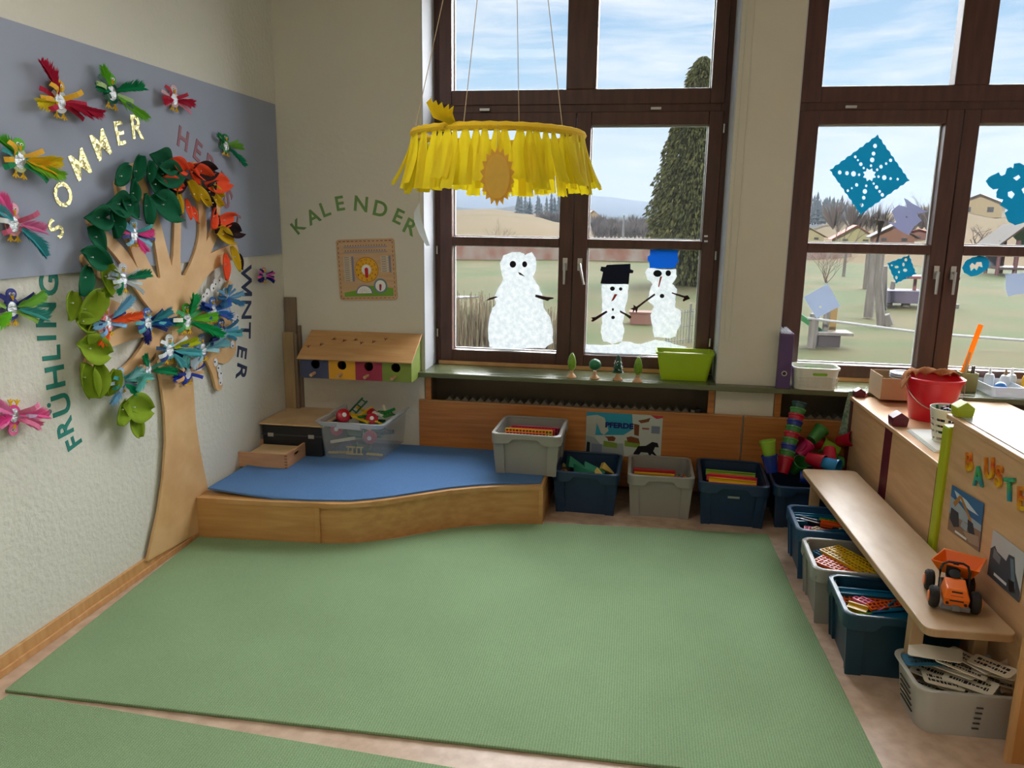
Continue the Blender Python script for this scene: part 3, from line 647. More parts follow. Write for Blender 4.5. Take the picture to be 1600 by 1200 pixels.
# cardboard sun
def onY(px, py, y): return YP(y).hit(px, py)
p = onY(777, 276, -2.12); r = .062
sun = thing('paper_sun', 'oval yellow cardboard sun with pointed rays hanging in the ring mobile', 'paper sun', Matrix.Translation(p) @ RX(PI/2) @ RY(.15))
poly = []
for i in range(36):
    a = 2*PI*i/36; k = 1.36 if i % 2 else 1.08; poly.append((.040*k*math.cos(a), .066*k*math.sin(a)))
obj('sun_rays', MB().prism(poly, -.002, .001), mat('ochre_card', (244, 206, 100), .8, trans=.5, var=.15, vscale=60), sun)
obj('sun_face', MB().disc(0, 0, .038, .066, .0012, .005, 26), mat('yellow_card', (250, 222, 110), .8, trans=.5, var=.12, vscale=40), sun)
obj('string', MB().tube([(0, .085, 0), (0, .155, 0)], .001, 5), m_cord, sun)
p = onY(743, 262, -1.93)
md = thing('mirror_disc', 'round silver disc hanging behind the cardboard sun', 'disc', Matrix.Translation(p) @ RX(PI/2) @ RY(-.5))
obj('disc_plate', MB().lathe([(0, 0), (.036, 0), (.038, .002), (.036, .004), (0, .004)], 28), mat('disc_silver', (170, 150, 130), .3, metal=.4), md, smooth=True)
obj('string', MB().tube([(0, .036, .002), (0, .13, .002)], .001, 5), m_cord, md)
fe = thing('hanging_feather', 'white paper feather dangling from the left of the yellow mobile', 'feather', Matrix.Translation(onY(655, 315, -1.76)))
a_, b_, c_ = onY(655, 318, -1.76), onY(653, 345, -1.76), onY(669, 384, -1.76); o_ = onY(655, 315, -1.76)
M = MB().ribbon([a_-o_, (a_+b_)/2-o_+V3((-.006, 0, 0)), b_-o_, (b_+c_)/2-o_+V3((0, -.01, 0)), c_-o_], (1, .3, .1), [.004, .022, .028, .024, .012])
obj('feather_vane', M, mat('white_film', (226, 232, 240), .3, trans=.4), fe)
obj('string', MB().tube([(0, 0, 0), (.002, 0, .145)], .001, 5), m_cord, fe)

# ================================================================== WALL CALENDAR
c_ = [BW.uv(*p) for p in ((523, 375), (614, 371), (624, 466), (534, 472))]
cu_, cv_ = sum(p[0] for p in c_)/4, sum(p[1] for p in c_)/4
cal = thing('wooden_calendar', 'wooden calendar board with clock dials on the wall below KALENDER', 'calendar', BW.mat(cu_, cv_, 0, .045))
CW = .365
M = MB(); M.loft([rrect(CW, CW, .018, 0), rrect(CW, CW, .018, .008)]); M.m = 1
for i in range(13):
    q = -CW/2+.025+i*(CW-.05)/12
    if i % 2 == 0 or True:
        M.cbox((q, CW/2-.012, .0085), (.016, .004, .001)).cbox((q, -CW/2+.012, .0085), (.014, .003, .001)).cbox((-CW/2+.012, q, .0085), (.003, .014, .001)).cbox((CW/2-.012, q, .0085), (.003, .014, .001))
M.m = 2; M.prism([(-.15, -.16), (.16, -.16), (.16, -.115), (.09, -.10), (0, -.095), (-.06, -.12), (-.15, -.135)], .008, .0088)
M.m = 3
for yy in (.135, .105): M.cbox((.0, yy, .0085), (.27, .008, .001))
M.m = 4
for yy in (.145, .115):
    for i in range(16): M.cbox((-.125+i*.0165, yy, .0086), (.004, .006, .001))
obj('calendar_board', M, [wood('calendar_wood', (206, 170, 134), (194, 156, 118), .6), plain((110, 40, 50)), plain((110, 160, 50)), plain((150, 150, 170)), m_black], cal)
for (x0, n_, hh) in ((-.118, 12, .15), (.116, 7, .10)):
    M = MB(); top = .075
    for i in range(n_): M.cbox((x0, top-i*hh/n_, .009), (.048, hh/n_*.72, .0015))
    M.m = 1; M.cbox((x0+.033, top-hh/2+.006, .009), (.012, hh, .0015)); M.m = 2
    for i in range(n_): M.cbox((x0-.004, top-i*hh/n_, .0101), (.03, hh/n_*.22, .0004))
    obj('name_strip', M, [paper((205, 200, 186)), paper((130, 134, 160)), plain((90, 80, 80))], cal)
dl = MB(); dl.disc(0, .0, .074, .076, .008, .010, 36); dl.m = 1; dl.disc(0, .0, .072, .073, .010, .0105, 36); dl.m = 2; dl.disc(0, .0, .030, .031, .0105, .011, 24)
for j, rr_ in ((1, .050), (2, .036)): pass
do = obj('clock_dial', dl, [plain((160, 90, 30)), plain((226, 168, 30)), m_white], cal)
M = MB()
for k in range(12):
    a = PI/2-2*PI*(k+1)/12
    for h_, rr_, s_ in ((.013, .061, str(k+1)), (.008, .041, str((k+13) if k < 11 else 0))):
        tmx = text_mesh(s_, h_, .0006, .0); M.add([(x+rr_*math.cos(a), y+rr_*math.sin(a), z+.0106) for x, y, z in tmx.v], tmx.f)
obj('dial_numbers', M, m_black, do)
obj('dial_hand', MB().stroke([(0, .002), (0, -.040)], [.022, .018], .011, .014, cap=6), plain((190, 20, 44)), cal)
sd = MB(); sd.disc(.082, -.098, .042, .044, .008, .0100, 30); sd.m = 1; sd.disc(.082, -.098, .032, .034, .0100, .0106, 30)
so = obj('season_dial', sd, [plain((110, 136, 150)), m_white], cal)
obj('season_hand', MB().stroke([(.082, -.094), (.080, -.122)], [.014, .010], .0108, .013, cap=5), plain((160, 24, 50)), cal)
M = MB(); pl_ = [(-.022+.055*math.cos(a), -.143+.052*math.sin(a)) for a in [PI*k/18 for k in range(19)]]; M.prism(pl_, .008, .0095); M.m = 1
M.prism([(-.022+.046*math.cos(a), -.141+.043*math.sin(a)) for a in [PI*k/18 for k in range(19)]], .0095, .0102); M.m = 2
for k in range(1, 8): a = PI*k/8; M.stroke([(-.022+.012*math.cos(a), -.141+.012*math.sin(a)), (-.022+.04*math.cos(a), -.141+.038*math.sin(a))], [.001, .001], .0102, .0106, cap=2)
obj('weather_fan', M, [plain((120, 124, 150)), m_white, plain((120, 110, 120))], cal)

# ================================================================== BIRDHOUSE BOX
bh = thing('birdhouse_box', 'wooden wall box with sloping roof and four coloured nesting fronts', 'wall box', V3((.195, -.215, .65)))
bw = .665
for i, (c, cn) in enumerate((((66, 72, 104), 'blue'), ((222, 160, 30), 'yellow'), ((160, 40, 70), 'crimson'), ((128, 146, 56), 'green'))):
    x0 = i*bw/4; x1 = x0+bw/4; cx_, cz_ = (x0+x1)/2, .085
    hole = [(cx_+.028*math.cos(a), cz_+.028*math.sin(a)) for a in [2*PI*k/24 for k in range(24)]]
    M = cutout([[(x0, 0), (x1, 0), (x1, .128), (x0, .128)], hole], -.008, 0)
    o = obj('front_panel', M, mat('nest_%s' % cn, c, .5, var=.06), bh); o.matrix_local = RX(PI/2); o['label'] = '%s front panel with a round hole' % cn
    g = obj('perch', MB().tube([(cx_-.006, .005, .032), (cx_-.012, -.045, .026)], .010, 10), plain((206, 160, 120), .6), bh, smooth=True)
obj('side_wall', MB().prism([(0, 0), (.215, 0), (.215, .255), (0, .128)], -.0, .012, Matrix(((0, 0, 1, bw), (1, 0, 0, 0), (0, 1, 0, 0), (0, 0, 0, 1)))), mat('nest_green', (128, 146, 56), .5), bh)
obj('side_wall', MB().prism([(0, 0), (.215, 0), (.215, .255), (0, .128)], -.012, .0, Matrix(((0, 0, 1, 0), (1, 0, 0, 0), (0, 1, 0, 0), (0, 0, 0, 1)))), mat('nest_blue', (66, 72, 104), .5), bh)
obj('bottom_board', MB().box((0, .010, 0), (bw, .213, .010)), m_beech, bh)
for i in (1, 2, 3): obj('divider', MB().box((i*bw/4-.004, .010, .011), (i*bw/4+.004, .205, .12)), m_beech, bh)
obj('back_board', MB().box((0.0, .206, .011), (bw, .213, .24)), plain((60, 50, 42)), bh)
M = MB(); sl = math.atan2(.127, .215); M.box((-.022, -.028, 0), (bw+.022, .243, .010))
ro = obj('roof', M, wood('roof_wood', (200, 156, 104), (186, 138, 86), .5, (1, 6, 1), 4), bh, bevel=.002); ro.matrix_local = T(0, 0, .129) @ RX(sl)
for i, (px, py, a) in enumerate([(497, 547, .8), (514, 544, .3), (528, 536, -.4), (545, 538, .1), (561, 536, -.3), (573, 540, .4), (590, 538, .2), (607, 534, .5)]):
    fp = MB()
    for k in (-.6, 0, .6): fp.stroke([(0, 0), (.022*math.cos(k), .022*math.sin(k))], [.0045, .003], 0, .0008, cap=2)
    fp.stroke([(0, 0), (-.008, 0)], [.003, .002], 0, .0008, cap=2)
    q = ro.matrix_world
    o = obj('footprint', fp, plain((90, 50, 26), .6), ro); x = (px-493)/160*bw-.0; y = .05+(560-py)/36*.2
    o.matrix_local = T(x, .09+(545-py)*.0075, .0102) @ RZ(a+1)

# ================================================================== PLATFORM AND MAT
fpts = [(.026, -1.150), (.36, -1.138), (.638, -1.108)]
cur = [(.638, -1.108), (.72, -1.105), (.80, -1.085), (.90, -1.038), (1.0, -.975), (1.12, -.885), (1.24, -.80), (1.36, -.735), (1.48, -.69), (1.60, -.662), (1.71, -.648)]
PH = .212
outl = fpts+cur[1:]+[(1.71, -.035), (.026, -.035)]
pf = thing('podium', 'low beech play platform with a wavy front in the corner', 'platform', V3((.026, -1.15, 0)))
o_ = V3((.026, -1.15, 0))
def loc(P): return [(x-o_.x, y-o_.y) for x, y in P]
obj('top_board', MB().prism(loc(outl), PH-.018, PH), m_beechd, pf, bevel=.002)
def wallstrip(P, t0, z0, z1, off=0):
    M = MB(); A = []; Bq = []
    for i, p in enumerate(P):
        d = V3((P[min(i+1, len(P)-1)][0]-P[max(i-1, 0)][0], P[min(i+1, len(P)-1)][1]-P[max(i-1, 0)][1])).normalized(); nn = V3((-d.y, d.x))
        A.append((p[0]+nn.x*off, p[1]+nn.y*off)); Bq.append((p[0]+nn.x*(off+t0), p[1]+nn.y*(off+t0)))
    rings = [[(A[i][0], A[i][1], z0), (Bq[i][0], Bq[i][1], z0), (Bq[i][0], Bq[i][1], z1), (A[i][0], A[i][1], z1)] for i in range(len(P))]
    return M.loft(rings)
obj('front_panel', wallstrip(loc(fpts), .016, 0, PH-.018, .0), m_beechd, pf)
obj('curved_panel', wallstrip(loc(cur), .016, 0, PH-.018, .010), m_beechd, pf, smooth=True)
obj('edge_band', wallstrip(loc(fpts+cur[1:]), .012, PH-.020, PH+.002, -.003), m_beech, pf, smooth=True)
obj('corner_post', MB().box((.638-o_.x-.006, -1.115-o_.y, 0), (.638-o_.x+.02, -1.09-o_.y, PH-.02)), m_beechd, pf)
obj('corner_post', MB().box((1.692-o_.x, -.652-o_.y, 0), (1.714-o_.x, -.63-o_.y, PH-.018)), m_beechd, pf)
obj('side_panel', MB().box((1.696-o_.x, -.63-o_.y, 0), (1.712-o_.x, -.035-o_.y, PH-.018)), m_beechd, pf)
mt = []
for x, y in [(.05, -1.08)]+[(.2, -1.09), (.40, -1.10)]+[(.60, -1.085)]+[(c[0], c[1]+.035) for c in cur[2:-1]]+[(1.695, -.60), (1.70, -.06), (.05, -.06)]: mt.append((x, y))
M = MB(); top = []; mtx = thing('blue_carpet', 'blue carpet cut to cover the wavy play platform', 'carpet', V3((.9, -.5, PH+.0005)))
rings = []
for dz in (0, .009): rings.append([(x-.9, y+.5, dz+(.022 if (x < .1 and y < -1) else (.012 if (x < .3 and y < -1) else 0))) for x, y in mt])
M.loft(rings); obj('carpet_pile', M, m_blue, mtx)
MZ = PH+.0105

# ================================================================== GREEN CARPETS
rg = MB(); rp = [(.10, -2.485), (.03, -1.165), (.66, -1.125), (.83, -1.09), (1.02, -.99), (1.25, -.81), (1.5, -.70), (1.72, -.662), (1.72, -.64), (2.3, -.605), (2.89, -.575), (2.90, -1.2), (2.955, -2.485), (2.423, -2.47)]
rg.prism(rp, 0.001, .012); tag(obj('green_carpet', rg, m_green, bevel=.003), 'large grass green carpet covering the play corner floor', 'carpet')
r2 = MB().prism([(.13, -2.500), (.48, -2.512), (1.0, -2.545), (1.666, -2.585), (2.4, -2.63), (2.4, -4.2), (.1, -4.2)], 0.001, .011)
tag(obj('green_carpet', r2, m_green, bevel=.003), 'second green carpet at the bottom left edge of the photo', 'carpet')

# ================================================================== STORAGE BINS
def bin_box(cx, cy_, z, w, d, h, rotz, rgb, label, clip=False):
    t = thing('storage_bin', label, 'storage bin', T(cx, cy_, z) @ RZ(rotz), 'open storage bins')
    mm = plastic(rgb, .38); tp = .80; r = .035
    M = MB()
    outer = [rrect(w*tp, d*tp, r, 0), rrect(w*.885, d*.90, r, h-.012)]
    inner = [rrect(w*.875, d*.89, r, h-.012), rrect(w*tp-.012, d*tp-.012, r, .006)]
    M.loft(outer+inner)
    for sx in (-1, 1):                                     # raised corner columns on front and back
        for sy in (-1, 1):
            xa, xb = sx*w*.30, sx*w*.435
            M.loft([[(xa, sy*(d*tp/2-.002), 0), (xb, sy*(d*tp/2-.002), 0), (xb, sy*(d*tp/2+.009), 0), (xa, sy*(d*tp/2+.009), 0)],
                    [(xa*1.07, sy*(d*.905/2-.002), h-.03), (xb*1.09, sy*(d*.905/2-.002), h-.03), (xb*1.09, sy*(d*.905/2+.007), h-.03), (xa*1.07, sy*(d*.905/2+.007), h-.03)]])
            ya, yb = sy*d*.30, sy*d*.43
            M.loft([[(sx*(w*tp/2-.002), ya, 0), (sx*(w*tp/2-.002), yb, 0), (sx*(w*tp/2+.009), yb, 0), (sx*(w*tp/2+.009), ya, 0)],
                    [(sx*(w*.89/2-.002), ya*1.07, h-.03), (sx*(w*.89/2-.002), yb*1.09, h-.03), (sx*(w*.89/2+.007), yb*1.09, h-.03), (sx*(w*.89/2+.007), ya*1.07, h-.03)]])
    obj('bin_body', M, mm, t, smooth=True, ang=30)
    M = MB(); r = .04                                     # rim with a skirt that steps up in the middle of each side
    top = rrect(w, d, r, h, 5); n = len(top)
    def skirt(p):
        dx = abs(p[0])/(w/2); dy = abs(p[1])/(d/2); q = dx if dy > dx else dy
        return .056 if q > .48 else (.026 if q < .36 else .026+.030*(q-.36)/.12)
    # resample outline
    def resample(ring, m=96):
        P = [V3(p) for p in ring]+[V3(ring[0])]; L = [0]
        for i in range(len(P)-1): L.append(L[-1]+(P[i+1]-P[i]).length)
        out = []; j = 0
        for k in range(m):
            s = L[-1]*k/m
            while L[j+1] < s: j += 1
            out.append(P[j].lerp(P[j+1], (s-L[j])/(L[j+1]-L[j])))
        return out
    T_ = resample(top)
    def sc(p, dx, z): return (p.x*(1-dx/(w/2)), p.y*(1-dx/(d/2)), z)
    rings = [[sc(p, .004, h-skirt(p)) for p in T_], [sc(p, 0, h-skirt(p)) for p in T_], [sc(p, 0, h-.004) for p in T_], [sc(p, .004, h) for p in T_], [sc(p, .016, h) for p in T_], [sc(p, .019, h-.004) for p in T_], [sc(p, .017, h-.03) for p in T_], [sc(p, .010, h-.014) for p in T_]]
    M.loft(rings+[rings[0]], cap0=False, cap1=False)
    obj('bin_rim', M, mm, t, smooth=True, ang=40)
    if clip: obj('name_plate', MB().cbox((0, -d*.93/2-.006, h*.70), (.06, .004, .010)), m_steel, t)
    return t
NAVY = (24, 52, 84); GREY = (150, 148, 142); TEALN = (18, 58, 78); LNAV = (38, 78, 116)
BX = {}
def mk(k, cx, cy_, z, w, d, h, rz, rgb, label, **kw): BX[k] = (cx, cy_, z, w, d, h, rz); bin_box(*BX[k], rgb, label, **kw)
mk('A', 1.60, -.315, MZ, .385, .42, .235, -.02, GREY, 'grey plastic storage bin standing on the blue platform carpet')
mk('B', 1.93, -.262, 0, .37, .42, .245, -.03, NAVY, 'navy storage bin holding green and cream wedges beside the platform')
mk('C', 2.333, -.25, 0, .362, .40, .245, 0, GREY, 'grey storage bin on the floor below the horse poster')
mk('D', 2.722, -.275, 0, .368, .46, .245, -.04, NAVY, 'navy storage bin with a metal clip, left of the bin of cups', clip=True)
mk('E', 3.105, -.262, 0, .365, .42, .24, -.02, NAVY, 'navy storage bin filled with stacked plastic cups')
mk('F', 3.125, -.92, 0, .40, .345, .245, -.03, LNAV, 'blue storage bin farthest back under the bench')
mk('G', 3.115, -1.335, 0, .40, .345, .245, -.04, GREY, 'grey storage bin under the middle of the bench')
mk('H', 3.145, -1.70, 0, .40, .345, .245, -.03, TEALN, 'dark petrol storage bin nearest the front under the bench')

# perforated building strips -------------------------------------------------------
def strip(M4, L, Wd, rgb, label, group, th=.012, holes=True):
    M = MB(); 
    if holes:
        M.m = 1; M.cbox((0, 0, -.002), (L-.002, Wd-.002, th*.5)); M.m = 0  # slab colour darkened to put shade into the holes
        nr = max(2, int(round(Wd/.018))); nc = int(L/.018)
        for i in range(nr+1): y = -Wd/2+Wd*i/nr; M.cbox((0, y, 0), (L, .0045, th))
        for i in range(nc+1):
            x = -L/2+L*i/nc; M.cbox((x, 0, .0), (.0045, Wd, th*.98))
        o = obj('building_strip', M, [plastic(rgb), plain(tuple(int(c*.45) for c in rgb))], mw=M4)
    else:
        M.cbox((0, 0, 0), (L, Wd, th)); M.cbox((0, Wd/2-.003, th*.7), (L, .006, th)); M.cbox((0, -Wd/2+.003, th*.7), (L, .006, th))
        o = obj('building_strip', M, plastic(rgb), mw=M4)
    return tag(o, label, 'building strip', group)
def inbin(k, x, y, z, rz=0, rx=0, ry=0):
    cx, cy_, zz, w, d, h, r = BX[k]
    return T(cx, cy_, zz) @ RZ(r) @ T(x, y, z) @ RZ(rz) @ RX(rx) @ RY(ry)
RED, ORA, YLW, GRN, BLU, PNK, CRM = (186, 20, 44), (236, 100, 34), (222, 180, 30), (90, 160, 60), (20, 110, 150), (236, 110, 150), (226, 206, 140)
tall = PI/2-.12
for j, (y, c, hl, L_, zz, nm) in enumerate([(-.135, ORA, True, .22, .155, 'orange perforated'), (-.105, YLW, True, .26, .165, 'yellow perforated'), (-.075, RED, False, .26, .165, 'front red'), (-.045, (160, 24, 60), True, .26, .165, 'dark red perforated'), (-.01, (130, 30, 60), False, .25, .16, 'rear dark red')]):
    strip(inbin('A', -.01+.012*j, y, zz+.035, 0, tall), L_, .075, c, '%s building strip upright in the grey bin on the platform' % nm, 'building strips in the grey bin on the platform', holes=hl)
for j, (y, c, hl, L_, zz, nm) in enumerate([(-.125, PNK, False, .22, .145, 'pink'), (-.10, YLW, False, .22, .155, 'yellow'), (-.07, RED, False, .23, .165, 'red'), (-.04, (160, 20, 50), False, .23, .16, 'dark red')]):
    strip(inbin('C', -.035, y, zz+.04, 0, tall), L_, .075, c, '%s building strip upright in the grey floor bin' % nm, 'building strips in the grey floor bin', holes=hl)
for j, (x, y, c) in enumerate([(.095, -.12, (190, 40, 40)), (.115, -.12, (40, 90, 140)), (.13, -.12, (200, 160, 40)), (.10, -.09, (60, 110, 60)), (.125, -.09, (180, 50, 50))]):
    tag(obj('toy_brick', MB().cbox((0, 0, 0), (.016, .02, .05)).tube([(0, 0, .025), (0, 0, .03)], .005), plastic(c), mw=inbin('C', x, y, .20)), 'small coloured toy brick at the right end of the grey floor bin', 'toy brick', 'small toy bricks in the grey floor bin')
for j, (y, c, hl, L_, zz, nm, rz) in enumerate([(-.165, ORA, True, .25, .195, 'orange perforated', 0), (-.13, (224, 60, 40), False, .25, .195, 'red orange', 0), (-.085, YLW, False, .25, .205, 'yellow', -.08), (-.03, (226, 60, 80), False, .27, .205, 'rose red', -.05), (.005, ORA, False, .24, .20, 'rear orange', -.05), (.07, (140, 180, 60), False, .27, .2, 'light green', -.05)]):
    strip(inbin('D', -.0, y, zz, rz, .5+.2*(j % 2)), L_, .04, c, '%s building strip lying in the navy bin with the metal clip' % nm, 'building strips in the navy bin with the metal clip', holes=hl)
# wedges in navy bin B
def wedge(k, x, y, z, rgb, L_, label, e):
    M = MB().prism([(-L_/2, 0), (L_/2, 0), (L_/2, L_*.12), (-L_/2, L_*.5)], -.02, .02)
    tag(obj('toy_wedge', M, plain(rgb, .6), bevel=.002, mw=inbin(k, x, y, z) @ Euler(e).to_matrix().to_4x4()), label, 'toy wedge', 'wooden wedges in the navy bin beside the platform')
for i, (x, y, z, c, l, nm, e) in enumerate([(-.07, .02, .19, (40, 130, 100), .13, 'large green wedge leaning left', (1.2, .3, .5)), (-.02, -.03, .18, (40, 130, 100), .12, 'green wedge in the middle', (1.3, -.2, -.4)), (.03, .02, .175, (40, 140, 110), .12, 'green wedge behind the middle one', (1.0, .1, .2)), (.10, .03, .185, (214, 184, 90), .08, 'cream wedge at the right back', (1.1, .5, .3)), (.07, -.05, .17, (220, 190, 100), .09, 'cream wedge right of centre', (.9, .2, -.6)), (-.01, -.12, .155, (214, 190, 110), .09, 'cream wedge at the front', (1.2, .2, .1)), (.12, -.06, .16, (226, 196, 90), .08, 'yellowish wedge at the right side', (1.0, -.4, .9)), (-.13, -.02, .165, (190, 120, 80), .06, 'small brown wedge at the left side', (1.0, .4, 1.2)), (-.14, .04, .18, (206, 180, 120), .05, 'small cream wedge at the left side', (.8, .4, .3)), (0, -.0, .10, (40, 130, 100), .16, 'green wedge lying deepest', (1.4, 0, 1.2)), (-.08, -.1, .11, (200, 170, 90), .12, 'cream wedge buried at the front left', (1.4, 0, .4)), (.09, .0, .10, (40, 120, 96), .14, 'green wedge buried at the right', (1.4, .1, 2.0))]):
    wedge('B', x, y, z, c, l, nm+' in the navy bin', e)
# bins under the bench
spec = {'F': ('the rearmost bin under the bench', [(-.13, .10, .21, BLU, .24, .03, 0, False, .1), (-.10, .06, .20, BLU, .26, .03, .05, False, .2), (-.05, .02, .205, (30, 34, 40), .22, .028, -.5, False, .2), (-.06, -.03, .19, PNK, .16, .05, -.2, True, .1), (-.11, -.09, .185, BLU, .15, .06, -.6, True, .1), (-.05, -.08, .20, (226, 190, 160), .15, .035, -.9, True, .1), (.0, -.06, .195, BLU, .2, .04, .3, False, .4), (.03, -.1, .19, BLU, .18, .03, .4, False, .3), (.0, .05, .215, GRN, .12, .025, -.2, True, .1), (-.02, .0, .215, ORA, .09, .03, -.3, False, .3), (.06, -.02, .205, (230, 220, 190), .1, .03, 0, False, .1)]),
        'G': ('the grey bin under the bench', [(-.12, -.07, .20, ORA, .24, .085, -.75, True, .1), (-.03, .0, .215, YLW, .28, .05, -1.0, True, .1), (.01, .02, .222, (226, 186, 34), .29, .055, -1.0, True, .1), (-.08, .06, .20, BLU, .18, .05, -.95, True, .1), (-.10, .0, .185, (150, 20, 40), .16, .04, -.8, True, .1), (.07, .0, .20, (60, 24, 30), .26, .05, -1.0, True, .1), (0, 0, .14, ORA, .28, .1, 0, True, 0), (.0, -.05, .16, (190, 50, 50), .26, .08, .1, True, 0)]),
        'H': ('the petrol bin under the bench', [(-.05, .09, .205, BLU, .24, .035, 0, False, .3), (-.08, .06, .19, ORA, .22, .03, -.05, True, .4), (-.07, .03, .20, PNK, .11, .035, -.8, True, .1), (.01, .03, .205, ORA, .2, .03, .45, True, .3), (-.12, -.01, .19, YLW, .07, .04, -.5, False, .2), (.02, -.05, .19, BLU, .2, .06, .35, False, .5), (-.03, -.02, .175, GRN, .22, .03, .4, False, .3), (.05, .05, .195, (40, 130, 170), .14, .05, .9, False, .3), (.10, -.06, .185, BLU, .2, .06, 1.2, True, .1), (.03, -.11, .175, YLW, .05, .03, .3, False, .1), (-.02, .10, .18, (120, 60, 40), .2, .03, .1, False, .1), (0, 0, .12, (30, 90, 120), .3, .2, 0, False, 0), (.12, .02, .19, (60, 90, 60), .18, .03, 1.4, False, .2)])}
cname = {RED: 'red', ORA: 'orange', YLW: 'yellow', GRN: 'green', BLU: 'petrol blue', PNK: 'pink', (30, 34, 40): 'black', (226, 190, 160): 'beige', (230, 220, 190): 'cream', (226, 186, 34): 'bright yellow', (150, 20, 40): 'wine red', (60, 24, 30): 'dark brown', (190, 50, 50): 'brick red', (40, 130, 170): 'sky blue', (120, 60, 40): 'brown', (30, 90, 120): 'dark blue', (60, 90, 60): 'moss green'}
for k, (bn, L) in spec.items():
    cnt = {}
    for i, (x, y, z, c, l, w_, rz, hl, rx) in enumerate(L):
        size = 'long' if l > .19 else ('short' if l > .1 else 'tiny'); key = (cname[c], size, hl); cnt[key] = cnt.get(key, 0)+1
        where = 'at the back' if y > .04 else ('at the front' if y < -.04 else 'in the middle')
        side = 'left' if x < -.02 else 'right'
        l = min(l, (BX[k][3]-.075)/max(.3, abs(math.cos(rz))), (BX[k][4]-.06)/max(.3, abs(math.sin(rz))))
        ex = l/2*abs(math.cos(rz))+w_/2*abs(math.sin(rz)); ey = l/2*abs(math.sin(rz))+w_/2*abs(math.cos(rz)); mx_, my_ = max(0, BX[k][3]/2-.032-ex), max(0, BX[k][4]/2-.028-ey)
        x = max(-mx_, min(mx_, x)); y = max(-my_, min(my_, y))
        strip(inbin(k, x, y, z, rz, rx), l, w_, c, '%s%s %s strip %s %s in %s' % (size, ' perforated' if hl else '', cname[c], where, side, bn), 'building strips in %s' % bn, holes=hl)

# ================================================================== CUPS
def cup(p, ax, rgb, label, group, r=.041, h=.095, rim=None):
    M = MB(); M.lathe([(0, 0), (r*.72, 0), (r*.74, .002), (r*.97, h-.012), (r*1.05, h-.010), (r*1.05, h), (r*.98, h), (r*.95, h-.012), (r*.70, .006), (0, .005)], 22)
    q = V3(ax).normalized().to_track_quat('Z', 'Y').to_matrix().to_4x4()
    o = obj('plastic_cup', M, plastic(rgb, .25), smooth=True, ang=30, mw=Matrix.Translation(p) @ q); return tag(o, label, 'cup', group)
cR, cG, cB, cP, cS, cL, cD = (176, 20, 48), (60, 130, 60), (24, 50, 140), (190, 30, 100), (40, 130, 190), (140, 180, 50), (20, 70, 70)
cn2 = {cR: 'red', cG: 'green', cB: 'royal blue', cP: 'magenta', cS: 'sky blue', cL: 'lime', cD: 'dark green'}
def stack(p0, p1, seq, gl, step=None):
    p0, p1 = V3(p0), V3(p1); d = (p1-p0)
    for i, c in enumerate(seq):
        pos = p0+d*(i/(len(seq)-1)) if len(seq) > 1 else p0
        pl_ = ordw.get(i, str(i)) if i < 8 else {8: 'ninth', 9: 'tenth'}[i]
        if len(seq) == 1: lb = '%s plastic cup %s' % (cn2[c], gl)
        elif i == 0: lb = '%s plastic cup at the foot of the %s' % (cn2[c], gl)
        elif i == len(seq)-1: lb = '%s plastic cup at the open top end of the %s' % (cn2[c], gl)
        else: lb = '%s plastic cup, %s from the foot of the %s' % (cn2[c], pl_, gl)
        cup(pos, d if len(seq) > 1 else p1, c, lb, 'plastic cups in the navy bin' )
def cy(px, py, y): return YP(y).hit(px, py)
stack(cy(1222, 740, -.33), cy(1243, 655, -.20), [cR, cG, cB, cG, cR, cG, cB, cR, cG, cD], 'tall leaning stack')
cup(cy(1206, 738, -.38), cy(1200, 700, -.36)-cy(1206, 738, -.38), cB, 'blue plastic cup left of the tall stack', 'plastic cups in the navy bin')
cup(cy(1203, 715, -.37), cy(1200, 695, -.36)-cy(1203, 715, -.37), cL, 'lime rimmed cup nested in the leftmost blue cup', 'plastic cups in the navy bin')
stack(cy(1246, 712, -.22), cy(1268, 688, -.16), [cP, cG], 'short upper stack')
stack(cy(1262, 715, -.28)+V3((0, 0, 0)), cy(1284, 722, -.33), [cR, cS], 'stack lying in front')
stack(cy(1310, 706, -.12), cy(1290, 697, -.11), [cL, cR], 'stack lying behind')
stack(cy(1318, 722, -.22), cy(1300, 722, -.22), [cG, cR], 'stack lying on the right')
stack(cy(1296, 700, -.24), cy(1296, 712, -.27)-cy(1296, 700, -.24), [cR], 'lying between the stacks')
stack(cy(1250, 745, -.36), V3((1, -.2, .05)), [cB], 'lying along the front rim')
stack(cy(1275, 740, -.3), V3((.6, -.6, .2)), [cR], 'lying deep in the middle')
stack(cy(1310, 690, -.10), V3((.5, -.5, .3)), [cR], 'lying upright at the back')
stack(cy(1262, 700, -.15), V3((-.5, -.5, .3)), [cP], 'tucked behind the upper stack')
stack(cy(1240, 735, -.22), V3((.2, -.5, .6)), [cG], 'hidden low behind the tall stack')

